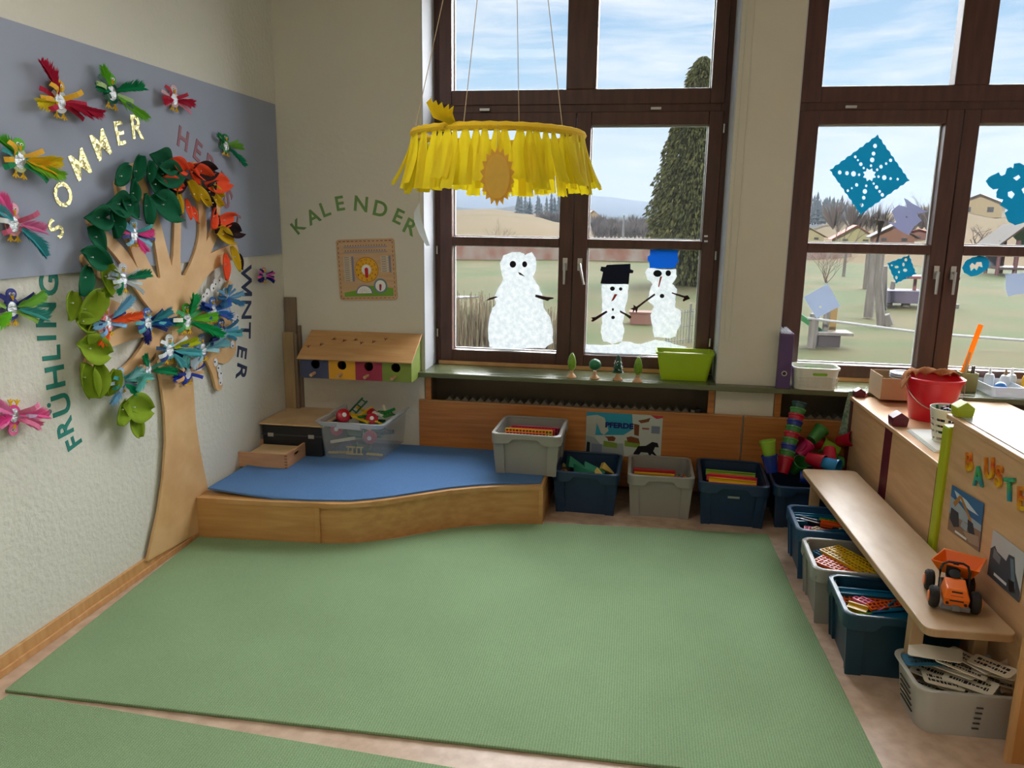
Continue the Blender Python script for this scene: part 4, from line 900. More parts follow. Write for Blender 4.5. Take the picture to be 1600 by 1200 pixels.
# ================================================================== THINGS ON THE PLATFORM
# tray
tr_ = thing('wooden_tray', 'shallow beech tray with finger joints and a thin board inside', 'tray', T(.135, -.535, MZ) @ RZ(.0))
tw, td, thh = .30, .26, .085
m_tray = wood('tray_beech', (210, 160, 120), (196, 144, 102), .5, (1, 6, 6), 5)
obj('tray_bottom', MB().box((-tw/2+.01, -td/2+.01, .002), (tw/2-.01, td/2-.01, .010)), m_tray, tr_)
for sy in (-1, 1): obj('tray_side', MB().box((-tw/2, sy*td/2-.006, 0), (tw/2, sy*td/2+.006, thh)), m_tray, tr_, bevel=.001)
for sx in (-1, 1):
    hole = [(.05*math.cos(a)+(.0), .055+.011*math.sin(a)) for a in [2*PI*k/20 for k in range(20)]]
    M = cutout([[(-td/2+.007, 0), (td/2-.007, 0), (td/2-.007, thh), (-td/2+.007, thh)], hole], -.006, .006)
    o = obj('tray_end', M, m_tray, tr_); o.matrix_local = T(sx*(tw/2-.006), 0, 0) @ Matrix(((0, 0, 1, 0), (1, 0, 0, 0), (0, 1, 0, 0), (0, 0, 0, 1)))
M = MB()
for sx in (-1, 1):
    for k in range(5): M.box((sx*(tw/2-.004)-.008, -td/2-.0068, .006+k*.017), (sx*(tw/2-.004)+.008, -td/2-.0058, .013+k*.017))
obj('finger_joint', M, plain((150, 100, 64)), tr_)
obj('tray_board', MB().box((-.10, -td/2+.03, .058), (.115, td/2-.03, .066)).box((-.09, -td/2+.04, .010), (-.07, td/2-.04, .058)).box((.07, -td/2+.04, .010), (.09, td/2-.04, .058)), m_birch, tr_)
# black case with board
cs = thing('black_case', 'black suitcase with silver clasps behind the beech tray', 'case', T(.205, -.215, MZ))
M = MB().loft([rrect(.36, .40, .012, 0), rrect(.37, .41, .012, .006), rrect(.37, .41, .012, .175), rrect(.36, .40, .012, .182)])
obj('case_body', M, mat('black_vinyl', (24, 26, 30), .45, bump=.2, bscale=200), cs)
obj('case_seam', MB().box((-.188, -.2075, .12), (.188, -.204, .126)), plain((60, 62, 66)), cs)
for x in (-.13, .12): obj('clasp', MB().cbox((x, -.208, .122), (.035, .006, .022)), m_steel, cs, bevel=.001)
tag(obj('wooden_board', MB().box((-.197, -.215, 0), (.197, .205, .010)), m_birch, bevel=.001, mw=T(.205, -.215, MZ+.1825)), 'thin birch board lying on top of the black suitcase', 'board')
# clear bin
CBX = (.575, -.20)
cb = thing('clear_bin', 'transparent plastic storage box full of toy parts on the platform', 'storage box', T(CBX[0], CBX[1], MZ) @ RZ(-.02))
bwid, bdep, bhei = .40, .50, .225
M = MB().loft([rrect(bwid*.88, bdep*.9, .03, 0), rrect(bwid*.97, bdep*.98, .03, bhei-.01), rrect(bwid*.955, bdep*.965, .03, bhei-.01), rrect(bwid*.865, bdep*.885, .03, .004)])
obj('box_shell', M, m_clear, cb, smooth=True, ang=30)
M = MB().loft([rrect(bwid*.96, bdep*.97, .03, bhei-.03), rrect(bwid+.02, bdep+.02, .035, bhei-.008), rrect(bwid+.025, bdep+.025, .035, bhei), rrect(bwid*.955, bdep*.965, .03, bhei), rrect(bwid*.95, bdep*.96, .03, bhei-.03)], cap0=False, cap1=False)
obj('box_rim', M, m_clearr, cb, smooth=True, ang=30)
M = MB()
for k in range(6): M.box((-.06+k*.021, -bdep/2-.014, bhei-.03), (-.056+k*.021, -bdep/2+.005, bhei-.004))
M.box((-.07, -bdep/2-.014, bhei-.032), (.07, -bdep/2-.011, bhei-.004)); obj('box_handle', M, m_clearr, cb)
def barrel(mw, rgb, label, s=1):
    t = thing('toy_barrel', label, 'toy wheel', mw, 'toy parts in the transparent box')
    obj('wheel_tyre', MB().lathe([(0, -.02*s), (.024*s, -.02*s), (.036*s, -.012*s), (.038*s, 0), (.036*s, .012*s), (.024*s, .02*s), (0, .02*s)], 20), plastic(rgb), t, smooth=True)
    obj('wheel_hub', MB().lathe([(0, -.024*s), (.012*s, -.024*s), (.012*s, .024*s), (0, .024*s)], 12), m_white, t, smooth=True)
def ladder(mw, rgb, label, L_=.12):
    M = MB().cbox((0, -.02, 0), (L_, .008, .008)).cbox((0, .02, 0), (L_, .008, .008))
    for k in range(4): M.cbox((-L_/2+.012+k*(L_-.024)/3, 0, 0), (.007, .04, .006))
    tag(obj('toy_ladder', M, plastic(rgb), mw=mw), label, 'toy ladder', 'toy parts in the transparent box')
def bar(mw, rgb, L_, label):
    M = MB().cbox((0, 0, 0), (L_, .018, .009))
    for k in range(int(L_/.02)): M.tube([(-L_/2+.012+k*.02, 0, .004), (-L_/2+.012+k*.02, 0, .008)], .004, 8)
    tag(obj('toy_bar', M, plastic(rgb), mw=mw), label, 'toy bar', 'toy parts in the transparent box')
def IB(x, y, z, e=(0, 0, 0)): return T(CBX[0]+x, CBX[1]+y, MZ+z) @ Euler(e).to_matrix().to_4x4()
barrel(IB(-.115, -.06, .215, (1.0, .5, .4)), (190, 30, 50), 'big red toy wheel on top at the left of the transparent box', 1.15)
barrel(IB(.03, .05, .205, (.4, .9, .2)), (180, 30, 50), 'red toy wheel on top in the middle of the pile')
barrel(IB(.06, -.05, .20, (.9, .3, .1)), (180, 30, 50), 'red toy wheel on top at the front right of the pile')
barrel(IB(.095, -.185, .13, (PI/2, 0, .1)), (180, 50, 80), 'pink toy wheel with white hub pressed against the front', 1.05)
barrel(IB(-.11, -.18, .165, (1.3, .2, .2)), (190, 60, 90), 'pink toy wheel behind the left of the clear front')
ladder(IB(-.06, .02, .245, (.5, -.7, .8)), (20, 90, 60), 'dark green toy ladder sticking up out of the box', .15)
ladder(IB(.0, -.19, .045, (1.4, 0, .05)), (206, 186, 100), 'cream toy ladder low behind the clear front', .10)
ladder(IB(.11, .08, .21, (.3, .2, 1.0)), (40, 130, 60), 'green toy ladder at the back right of the pile', .11)
TB = [(-.07, -.19, .105, (1.4, -.2, .05), (224, 216, 186), .15, 'long white toy bar slanting behind the clear front'), (-.10, -.16, .02, (0, 0, .2), (200, 180, 90), .14, 'cream toy bar on the bottom at the left'), (.11, -.16, .02, (0, 0, -.1), (200, 180, 90), .1, 'cream toy bar on the bottom at the right'), (-.03, -.02, .21, (.3, .3, .5), (230, 180, 30), .12, 'yellow toy bar on top left of centre'), (-.01, .04, .22, (.2, -.4, .9), (232, 186, 30), .11, 'yellow toy bar on top behind the centre'), (.0, -.08, .205, (.1, .2, -.3), (232, 190, 40), .12, 'yellow toy bar on top at the front'), (.01, -.04, .215, (.2, .1, 1.2), (40, 130, 60), .10, 'green toy bar crossing the top centre'), (.08, .0, .22, (.3, .3, .1), (230, 230, 220), .07, 'short white toy bar on top'), (.11, .06, .22, (.3, -.3, .5), (40, 140, 60), .12, 'green toy bar on top at the right'), (.09, .10, .23, (0, 1.2, 0), (236, 226, 190), .05, 'cream toy bar standing at the back'), (.135, .02, .21, (.4, .1, 1.4), (60, 150, 60), .1, 'green toy bar at the right edge'), (-.05, .09, .22, (.3, .5, .3), (232, 180, 30), .08, 'yellow toy bar at the back'), (.05, -.15, .18, (.5, .4, .3), (220, 170, 120), .08, 'beige toy bar behind the front rim'), (.13, -.1, .19, (.2, .5, 1.3), (232, 190, 40), .1, 'yellow toy bar by the right side')]
for x, y, z, e, c, l, lab in TB: bar(IB(x, y, z, e), c, l, lab)
# deep filling: green plates
for i in range(9):
    x, y, z = R.uniform(-.1, .1), R.uniform(-.13, .15), .03+.018*i
    tag(obj('toy_plate', MB().cbox((0, 0, 0), (.13, .09, .012)).cbox((0, .04, .012), (.13, .008, .016)).cbox((0, -.04, .012), (.13, .008, .016)), plastic((24, 96+6*(i % 3), 74)), mw=IB(x, y, z, (R.uniform(-.2, .2), R.uniform(-.2, .2), R.uniform(0, 3)))), 'dark green toy plate in the lower layers of the transparent box', 'toy plate', 'dark green toy plates in the transparent box')
# planks in the corner
for i, (px0, px1, py, y, m_, nm) in enumerate([(433, 453, 463, -.035, m_plankd, 'tallest grey brown plank leaning in the room corner'), (432, 450, 519, -.11, m_strawp, 'shorter pale plank standing in front of the tallest one'), (451, 455, 508, -.05, m_plankd, 'thin plank squeezed at the right of the corner stack'), (447, 451, 520, -.075, m_plankd, 'thin dark plank beside the shorter pale plank')]):
    a = YP(y).hit(px0, py); b_ = YP(y).hit(px1, py); x0 = max(.012, a.x); w_ = max(.018, b_.x-a.x)
    x0 = [.004, .030, .128, .105][i]; w_ = [.072, .070, .018, .016][i]; x0 = [.010, .004, .088, .078][i]
    pl = MB().box((0, -.011, 0), (w_, .011, a.z-.005)); o = obj('wooden_plank', pl, m_, bevel=.001, mw=T(x0, -.018 if i == 0 else (-.016 if i == 2 else -.05 if i == 1 else -.05), 0.0)); tag(o, nm, 'plank', 'planks in the corner')

# ================================================================== BENCH
m_bench = wood('bench_birch', (190, 160, 124), (174, 142, 104), .38, (4, 1.2, 1), 3)
bq = [(3.052, -.45), (3.326, -.43), (3.396, -2.095), (3.118, -2.105)]
bn = thing('bench', 'long low birch bench running along the cabinets above the bins', 'bench', V3((3.2, -1.27, 0)))
def rpoly(P, r=.03, n=5):
    out = []; m = len(P)
    for i in range(m):
        p = V3(P[i]); a = (V3(P[i-1])-p).normalized()*r; b = (V3(P[(i+1) % m])-p).normalized()*r
        for k in range(n+1):
            t_ = k/n; q = (p+a)*(1-t_)**2+p*2*t_*(1-t_)+(p+b)*t_*t_; out.append((q.x, q.y))
    return out
obj('bench_seat', MB().prism(rpoly([(x-3.2, y+1.27) for x, y in bq], .035), .312, .34), m_bench, bn, bevel=.004)
for (x, y) in ((3.10, -.58), (3.29, -.57), (3.15, -1.935), (3.35, -1.94)):
    obj('leg', MB().box((x-3.2-.022, y+1.27-.022, 0), (x-3.2+.022, y+1.27+.022, .311)), m_bench, bn, bevel=.003)
# dump truck ---------------------------------------------------------------------
tpz = .3405
ctr = at(tpz, 1490, 945)
dt = thing('toy_dumper', 'orange and black toy dump truck standing on the bench', 'toy truck', Matrix.Translation(ctr+V3((.0, .03, 0))) @ RZ(-.22) @ Matrix.Scale(1.22, 4))
o1 = plastic((244, 116, 18), .3); k1 = mat('tyre_rubber', (26, 24, 24), .7, bump=.3, bscale=150); k2 = plastic((34, 34, 38), .35)
# local: front (hood) toward -y
M = MB().loft([[(-.028, -.085, .022), (.028, -.085, .022), (.030, -.02, .022), (-.030, -.02, .022)], [(-.032, -.088, .045), (.032, -.088, .045), (.032, -.02, .05), (-.032, -.02, .05)], [(-.024, -.078, .068), (.024, -.078, .068), (.026, -.02, .078), (-.026, -.02, .078)]])
obj('hood', M, o1, dt, bevel=.003)
M = MB()
for k in range(3): M.cbox((0, -.0855+.0035*k, .040+.011*k), (.034-.004*k, .006, .004))
for sx in (-1, 1): M.disc(sx*.022, .032, .004, .004, 0, .003, 12, M=T(0, -.087, 0) @ RX(PI/2))
obj('grille', M, m_black, dt)
obj('bumper', MB().cbox((0, -.082, .018), (.07, .014, .012)).cbox((0, -.09, .020), (.02, .008, .016)), plastic((110, 112, 116), .3), dt, bevel=.002)
obj('chassis', MB().cbox((0, .0, .026), (.05, .15, .016)).cbox((0, -.01, .045), (.056, .05, .03)), k2, dt)
obj('seat', MB().cbox((0, .0, .062), (.036, .03, .02)).cbox((0, .018, .08), (.036, .008, .03)).tube([(0, -.02, .07), (0, -.012, .085)], .003).lathe([(.012, 0), (.015, 0), (.015, .003), (.012, .003)], 16, T(0, -.012, .085) @ RX(.5)), k2, dt, bevel=.002)
M = MB().tube([(-.036, -.015, .03), (-.036, -.012, .095), (-.030, -.010, .112), (-.018, -.009, .118), (.018, -.009, .118), (.030, -.010, .112), (.036, -.012, .095), (.036, -.015, .03)], .0035, 8).cbox((0, -.010, .116), (.014, .006, .006))
obj('roll_bar', M, k2, dt, smooth=True)
for i, (sx, y) in enumerate(((-1, -.055), (1, -.055), (-1, .055), (1, .055))):
    wl = obj('wheel', MB().lathe([(.0, -.013), (.018, -.013), (.026, -.011), (.030, -.006), (.030, .006), (.026, .011), (.018, .013), (0, .013)], 22, T(sx*.050, y, .030) @ RY(PI/2)), k1, dt, smooth=True, ang=25)
    obj('wheel_rim', MB().lathe([(0, 0), (.016, 0), (.014, .0022), (.005, .0025), (0, .0025)], 16, T(sx*.0632, y, .030) @ RY(sx*PI/2)), o1, wl, smooth=True)
M = MB()
A0 = [(-.040, .025, .062), (.040, .025, .062), (.040, .095, .062), (-.040, .095, .062)]
A1 = [(-.062, .004, .100), (.062, .004, .100), (.056, .125, .098), (-.056, .125, .098)]
A2 = [(-.058, .008, .100), (.058, .008, .100), (.052, .119, .098), (-.052, .119, .098)]
A3 = [(-.037, .028, .066), (.037, .028, .066), (.037, .090, .066), (-.037, .090, .066)]
M.loft([A0, A1, A2, A3]); obj('skip', M, o1, dt, bevel=.002, mw=None).matrix_local = T(0, .01, 0) @ RZ(-.35)

# ================================================================== CABINETS
SHM = SH.mat(0, 0, 0)                        # local x along the cabinets towards the camera, y up, z towards the room
m_burg = mat('burgundy', (92, 18, 38), .4); m_lime = mat('lime_post', (176, 190, 30), .4)
ca = thing('low_cabinet', 'low beech cabinet with burgundy posts carrying the red bucket', 'cabinet', SHM)
H1 = .665; U1 = 1.262
obj('cabinet_top', MB().box((.0, H1-.022, -.80), (U1, H1, .008)), m_beechv, ca, bevel=.004)
for a, b_ in ((.062, .600), (.70, 1.236)): obj('back_panel', MB().box((a, .02, -.016), (b_, H1-.022, -.002)), m_beechv, ca)
for a, b_ in ((.0, .061), (.601, .699), (1.237, 1.262)): obj('post', MB().box((a, 0, -.03), (b_, H1-.022, .001)), m_burg, ca, bevel=.003)
obj('side_panel', MB().box((.002, .02, -.78), (.02, H1-.022, -.031)), m_beechv, ca)
obj('front_doors', MB().box((.0, .02, -.80), (1.25, H1-.022, -.785)), m_beechv, ca)
def cap(u, n, y0, m_, parent, k=1.5):
    M = MB().loft([rrect(.038, .038, .003, 0), rrect(.042, .042, .003, .018), rrect(.042, .042, .003, .024)])
    M.loft([[(-.021, -.021, .024), (.021, -.021, .024), (.021, .021, .024), (-.021, .021, .024)], [(-.021, -.001, .038), (.021, -.001, .038), (.021, .001, .038), (-.021, .001, .038)]])
    o = obj('post_cap', M, m_, parent, bevel=.001); o.matrix_local = T(u, n, y0) @ RX(-PI/2) @ Matrix.Scale(k, 4); return o
cap(.036, H1, -.034, m_burg, ca, 1.3); cap(.655, H1, -.036, m_burg, ca, 1.75)
H2 = .875; U2 = 1.272; U3 = 2.14
cb2 = thing('tall_cabinet', 'taller beech cabinet with white top and lime corner post by the bench', 'cabinet', SHM)
obj('cabinet_top', MB().box((U2, H2-.022, -.80), (U3, H2-.002, .004)), m_beechv, cb2, bevel=.003)
obj('white_surface', MB().box((U2+.03, H2-.0015, -.79), (U3, H2+.001, -.022)), mat('white_laminate', (164, 169, 178), .25), cb2)
obj('back_panel', MB().box((U2+.058, .02, -.018), (U3, H2-.023, -.003)), m_beechv, cb2)
obj('side_panel', MB().box((U2+.004, .02, -.78), (U2+.02, H2-.023, -.035)), m_beechv, cb2)
obj('front_doors', MB().box((U2, .02, -.80), (U3, H2-.023, -.785)), m_beechv, cb2)
obj('lime_post', MB().box((U2-.002, 0, -.030), (U2+.056, H2-.045, .014)), m_lime, cb2, bevel=.008)
cap(U2+.04, H2, -.036, m_lime, cb2, 1.55)
# letters BAUSTE
def yb(name, c1, c2, h): return mat(name, c1, .4, rgb2=c2, vscale=12)
m_by = mat('puffy_yellow_red', (232, 190, 30), .35, rgb2=(206, 60, 30), vscale=14); m_bb = mat('puffy_blue_green', (30, 150, 180), .35, rgb2=(70, 170, 60), vscale=12)
bx_ = lambda X: 1240+X*.225; by_ = lambda Y: 600+Y*.225
word(SH, 'BAUSTELLE', [('B', bx_(1226), by_(540), 0, -1, 30), ('A', bx_(1288), by_(640), 0.02, -1, 32), ('U', bx_(1365), by_(586), 0, -1, 34), ('S', bx_(1432), by_(640), .1, -1, 34), ('T', bx_(1505), by_(733), 0, -1, 37), ('E', bx_(1592), by_(795), 0, -1, 38)],
     [m_by, m_bb, m_by, m_by, m_bb, m_by], .0, ['yellow red', 'teal', 'yellow red', 'red yellow', 'teal green', 'yellow'], 'on the tall cabinet', 'puffy letters on the tall cabinet', depth=.007, bold=.022)
# pictures
def picture(fr, cs_, off, label, layers, mats_, group=None, name='picture_card'):
    c = [fr.uv(*p, off) for p in cs_]; u = sum(p[0] for p in c)/4; v = sum(p[1] for p in c)/4
    w_ = (math.dist(c[0], c[1])+math.dist(c[3], c[2]))/2; h_ = (math.dist(c[0], c[3])+math.dist(c[1], c[2]))/2
    rot = math.atan2((c[1][1]-c[0][1]+c[2][1]-c[3][1]), (c[1][0]-c[0][0]+c[2][0]-c[3][0]))
    M = MB(); M.cbox((0, 0, .0005), (w_, h_, .001))
    for k, (mi, poly) in enumerate(layers):
        M.m = mi; M.prism([((x-.5)*w_, (.5-y)*h_) for x, y in poly], .001+.00012*k, .0011+.00012*(k+1))
    return tag(obj(name, M, mats_, mw=fr.mat(u, v, off+.0003, rot)), label, 'poster', group), w_, h_
picture(SH, [(1488, 758), (1537, 786), (1531, 864), (1481, 826)], .0, 'colour photo card of an excavator on the tall cabinet', [
    (1, [(0, .62), (1, .55), (1, 1), (0, 1)]), (2, [(0, .25), (.3, .3), (.6, .42), (1, .45), (1, .58), (0, .62)]), (6, [(.1, .08), (.5, .14), (.9, .3), (.6, .3), (.2, .2)]),
    (3, [(.10, .36), (.28, .12), (.34, .12), (.30, .24), (.18, .42)]), (3, [(.28, .14), (.36, .12), (.70, .46), (.74, .60), (.66, .58), (.60, .46)]), (4, [(.60, .5), (.76, .52), (.84, .72), (.7, .82), (.62, .7)]),
    (4, [(.06, .48), (.3, .5), (.36, .78), (.2, .86), (.04, .74)]), (5, [(.25, .9), (.62, .9), (.62, .95), (.25, .95)]), (2, [(.45, .6), (.62, .62), (.6, .78), (.4, .74)]), (7, [(.5, .8), (.95, .7), (1, .9), (.7, .95)])],
    [paper((60, 110, 160)), paper((150, 120, 104)), paper((160, 172, 186)), paper((170, 120, 60)), paper((64, 64, 72)), m_white, paper((200, 210, 222)), paper((176, 150, 132))])
picture(SH, [(1554, 828), (1602, 865), (1594, 943), (1542, 896)], .0, 'grey photo card of a wheel loader right of the excavator card', [
    (1, [(.0, .42), (.12, .3), (.2, .38), (.5, .42), (.55, .25), (.72, .22), (.8, .5), (1, .8), (1, 1), (0, 1)]), (2, [(.1, .36), (.34, .44), (.32, .6), (.1, .56)]), (3, [(.6, .3), (.7, .28), (.86, .8), (.76, .86)]), (4, [(.62, .72), (.8, .7), (.86, .88), (.7, .96)]), (5, [(.2, .84), (.6, .84), (.6, .9), (.2, .9)])],
    [paper((196, 198, 204)), paper((76, 80, 88)), paper((120, 126, 134)), paper((110, 128, 144)), m_black, m_white])
# horse poster
po, pw, ph = picture(YP(-.031), [(917, 643), (1037, 650), (1031, 716), (914, 709)], 0, 'PFERDE horse poster taped to the brown radiator cover', [
    (1, [(.0, .0), (.60, .0), (.62, .35), (.5, .5), (.0, .55)]), (2, [(.0, .1), (.14, .06), (.24, .12), (.30, .42), (.24, .52), (.20, .48), (.14, .25), (.12, .62), (.10, .8), (.0, .8)]),
    (3, [(.0, .55), (.12, .6), (.2, .75), (.5, .7), (.52, 1), (0, 1)]), (4, [(.24, .66), (.42, .7), (.42, .82), (.24, .8)]), (5, [(.28, .56), (.36, .54), (.40, .58), (.38, .66), (.30, .66)]), (5, [(.25, .55), (.30, .56), (.29, .6)]),
    (4, [(.52, .62), (.72, .66), (.72, .78), (.52, .76)]), (5, [(.54, .55), (.60, .52), (.70, .56), (.72, .68), (.56, .66)]), (5, [(.68, .14), (.78, .10), (.84, .06), (.82, .16), (.72, .20)]), (5, [(.63, .22), (.70, .24), (.70, .50), (.64, .48)]),
    (6, [(.64, .92), (.70, .74), (.80, .72), (.88, .62), (.95, .64), (.97, .74), (.92, .74), (.90, .84), (.97, .98), (.88, .90), (.86, .98), (.83, .88), (.74, .88), (.70, .98), (.66, .97)]),
    (7, [(.84, .0), (1, .0), (1, .05), (.92, .08)]), (8, [(.86, .25), (.97, .25), (.97, .42), (.86, .42)]), (9, [(.74, .3), (.83, .3), (.83, .34), (.74, .34)]), (6, [(.02, .70), (.06, .72), (.06, .98), (.01, .98)]), (8, [(.08, .74), (.22, .75), (.22, .95), (.08, .94)])],
    [paper((186, 196, 190)), paper((50, 150, 180)), paper((176, 180, 170)), paper((150, 160, 160)), paper((120, 150, 60)), paper((120, 70, 44)), paper((24, 24, 30)), paper((190, 60, 70)), paper((120, 130, 150)), paper((150, 90, 90))], name='horse_poster')
tt = text_mesh('PFERDE', ph*.13, .0006, .05, 1.15)
o = obj('poster_title', tt, paper((34, 40, 110)), po); o.matrix_local = T(-.06*pw, .22*ph, .0034)

# ---------------------------------------------------------------- things on the cabinet
def frompx(z, px, py, dx=0, dy=0): p_ = at(z, px, py); return V3((p_.x+dx, p_.y+dy, z))
# bucket
bu = thing('bucket', 'red plastic bucket with a brown cloth over its rim', 'bucket', V3((3.61, -.545, H1+.0005)))
m_red = plastic((206, 24, 44), .28)
M = MB().lathe([(0, 0), (.092, 0), (.095, .004), (.125, .19), (.134, .192), (.136, .208), (.130, .212), (.122, .205), (.118, .19), (.088, .008), (0, .008)], 40)
obj('bucket_body', M, m_red, bu, smooth=True, ang=30)
hp = [(-.134, .0, .195)]+[(-.136*math.cos(a), -.10*math.sin(a)-.02*math.sin(a), .195-.13*math.sin(a)) for a in [PI*k/16 for k in range(1, 16)]]+[(.134, 0, .195)]
obj('bucket_handle', MB().tube(hp, .0022, 6), m_steel, bu, smooth=True)
M = MB(); g = []
for i in range(19):
    row = []
    for j in range(9):
        a = math.radians(20+i*9.5); s = j/8
        rr_ = .10+.0*s; rad = .085+.06*s
        z = .19+.022*math.sin(s*PI)*1.0 + .008*math.sin(i*1.3+j)
        if s > .8: z -= (s-.8)*.10
        row.append((rad*math.cos(a)-.0, rad*math.sin(a), z+.02))
    g.append(row)
rings = [[(r_[j][0], r_[j][1], r_[j][2]) for j in range(9)] for r_ in g]
M.loft(rings, cap0=False, cap1=False, closed=False)
M2 = MB(); rings = []
for i in range(9):
    s = i/8; c = V3((-.122-.036*s, -.004-.012*s, .215+.012*math.sin(s*PI)-.058*s)); rings.append([tuple(c+V3((0, -.04+.013*j*(1-.2*s), .006*math.sin(j*1.4+i)))) for j in range(6)])
M.loft(rings, cap0=False, cap1=False, closed=False)
cl = obj('cleaning_cloth', M, mat('brown_cloth', (176, 112, 62), .95, bump=.5, bscale=260, var=.1, vscale=12), smooth=True, ang=180, mw=bu.matrix_world.copy() if False else T(3.61, -.545, H1+.0005))
cl.modifiers.new('s', 'SOLIDIFY').thickness = .003
tag(cl, 'brown orange cleaning cloth draped inside the red bucket', 'cloth')
# cardboard box
m_card = mat('cardboard', (176, 150, 116), .85, var=.06, vscale=8)
bx = thing('cardboard_box', 'open brown cardboard box behind the red bucket', 'box', T(3.585, -.135, H1+.021) @ RZ(.02))
M = MB(); w2, d2, h2, t_ = .25, .21, .125, .004
M.box((-w2/2, -d2/2, 0), (w2/2, d2/2, t_)).box((-w2/2, -d2/2, t_), (w2/2, -d2/2+t_, h2-.01)).box((-w2/2, d2/2-t_, t_), (w2/2, d2/2, h2)).box((-w2/2, -d2/2+t_, t_), (-w2/2+t_, d2/2-t_, h2)).box((w2/2-t_, -d2/2+t_, t_), (w2/2, d2/2-t_, h2))
obj('box_body', M, m_card, bx)
M = MB(); lid = thing('lid_stack', 'stack of round translucent lids lying in the cardboard box', 'lid', T(3.62, -.10, H1+.115))
for k in range(3):
    obj('lid', MB().lathe([(0, k*.012), (.072, k*.012), (.078, k*.012+.004), (.078, k*.012+.009), (.070, k*.012+.009), (.066, k*.012+.004), (0, k*.012+.003)], 30), mat('lid_milky', (214, 222, 232), .3, trans=.2), lid, smooth=True)
# perforated cup with pens
pc = thing('perforated_cup', 'white pot with rows of slots holding pens on the low cabinet', 'pot', V3((3.53, -1.0, H1+.0005)))
m_pot = plastic((222, 222, 206), .35)
M = MB(); rr0, rr1, hh = .060, .084, .150
def pr(z): return rr0+(rr1-rr0)*z/hh
M.lathe([(0, 0), (rr0, 0), (rr0, .012), (rr0-.003, .012), (rr0-.003, .003), (0, .003)], 28)
for z0, z1 in ((.024, .042), (.054, .070), (.080, .096), (.108, .150)):
    M.lathe([(pr(z0)-.003, z0), (pr(z0), z0), (pr(z1), z1), (pr(z1)-.003, z1), (pr(z0)-.003, z0)], 28, cap=False)
for i in range(9):
    a = 2*PI*i/9
    M.loft([[(pr(z)*math.cos(a+q)*s_, pr(z)*math.sin(a+q)*s_, z) for q, s_ in ((-.08, .999), (.08, .999), (.08, .95), (-.08, .95))] for z in (.01, .145)])
obj('pot_body', M, m_pot, pc, smooth=True, ang=30)
for k in range(20):
    a = R.uniform(0, 6.2); r1_ = R.uniform(.02, .054); c = R.choice([(24, 24, 30), (30, 90, 50), (30, 40, 90), (20, 20, 30), (120, 40, 60)])
    tag(obj('pen', MB().tube([(r1_*.6*math.cos(a), r1_*.6*math.sin(a), .006), (r1_*1.2*math.cos(a), r1_*1.2*math.sin(a), .152)], .0055, 8), plastic(c), mw=T(3.53, -1.0, H1+.0005), smooth=True), 'dark felt pen standing in the white slotted pot', 'pen', 'felt pens in the slotted pot')
p1 = [(3.42, -.82), (3.62, -.80), (3.66, -1.15), (3.42, -1.17)]
for k in range(3): tag(obj('paper_sheet', MB().prism([(x+.006*k, y+.004*k) for x, y in p1], H1+.0006+k*.003, H1+.003+k*.003), paper((214+4*k, 222, 218))), ['bottom pale green sheet under the slotted pot', 'middle pale sheet under the slotted pot', 'top white sheet under the slotted pot'][k], 'paper sheet', 'paper sheets on the low cabinet')
pc.location.z = H1+.0096
for o in [x for x in bpy.data.objects if x.name.startswith('pen')]: o.location.z = H1+.0096
# dark tub at the right edge of white top
tag(obj('dark_tub', MB().lathe([(0, 0), (.035, 0), (.042, .05), (.044, .052), (.040, .052), (.033, .004), (0, .004)], 24), plastic((40, 40, 56)), smooth=True, mw=V3((3.46, -1.98, H2+.0015)) and T(3.462, -1.93, H2+.0015)), 'small dark pot on the white cabinet top at the right edge', 'pot')
# teal pennant hanging at cabinet end
pp = [YP(-.085).hit(*p) for p in ((1327, 612), (1333, 612), (1326, 684), (1311, 678))]
M = MB().loft([[tuple(p-pp[0]) for p in pp], [tuple(p-pp[0]+V3((0, -.004, 0))) for p in pp]])
tag(obj('hanging_cloth', M, mat('teal_print', (96, 140, 120), .8, rgb2=(170, 180, 160), vscale=60), mw=Matrix.Translation(pp[0]+V3((0, .012, 0)))), 'narrow pale teal cloth hanging at the end of the low cabinet', 'cloth')
pe = thing('pink_eraser', 'small pink object beside the burgundy cap on the cabinet corner', 'eraser', V3((3.42, -.09, H1+.0005)))
obj('eraser_block', MB().cbox((0, 0, .011), (.035, .02, .022)), plastic((226, 130, 150)), pe, bevel=.002)

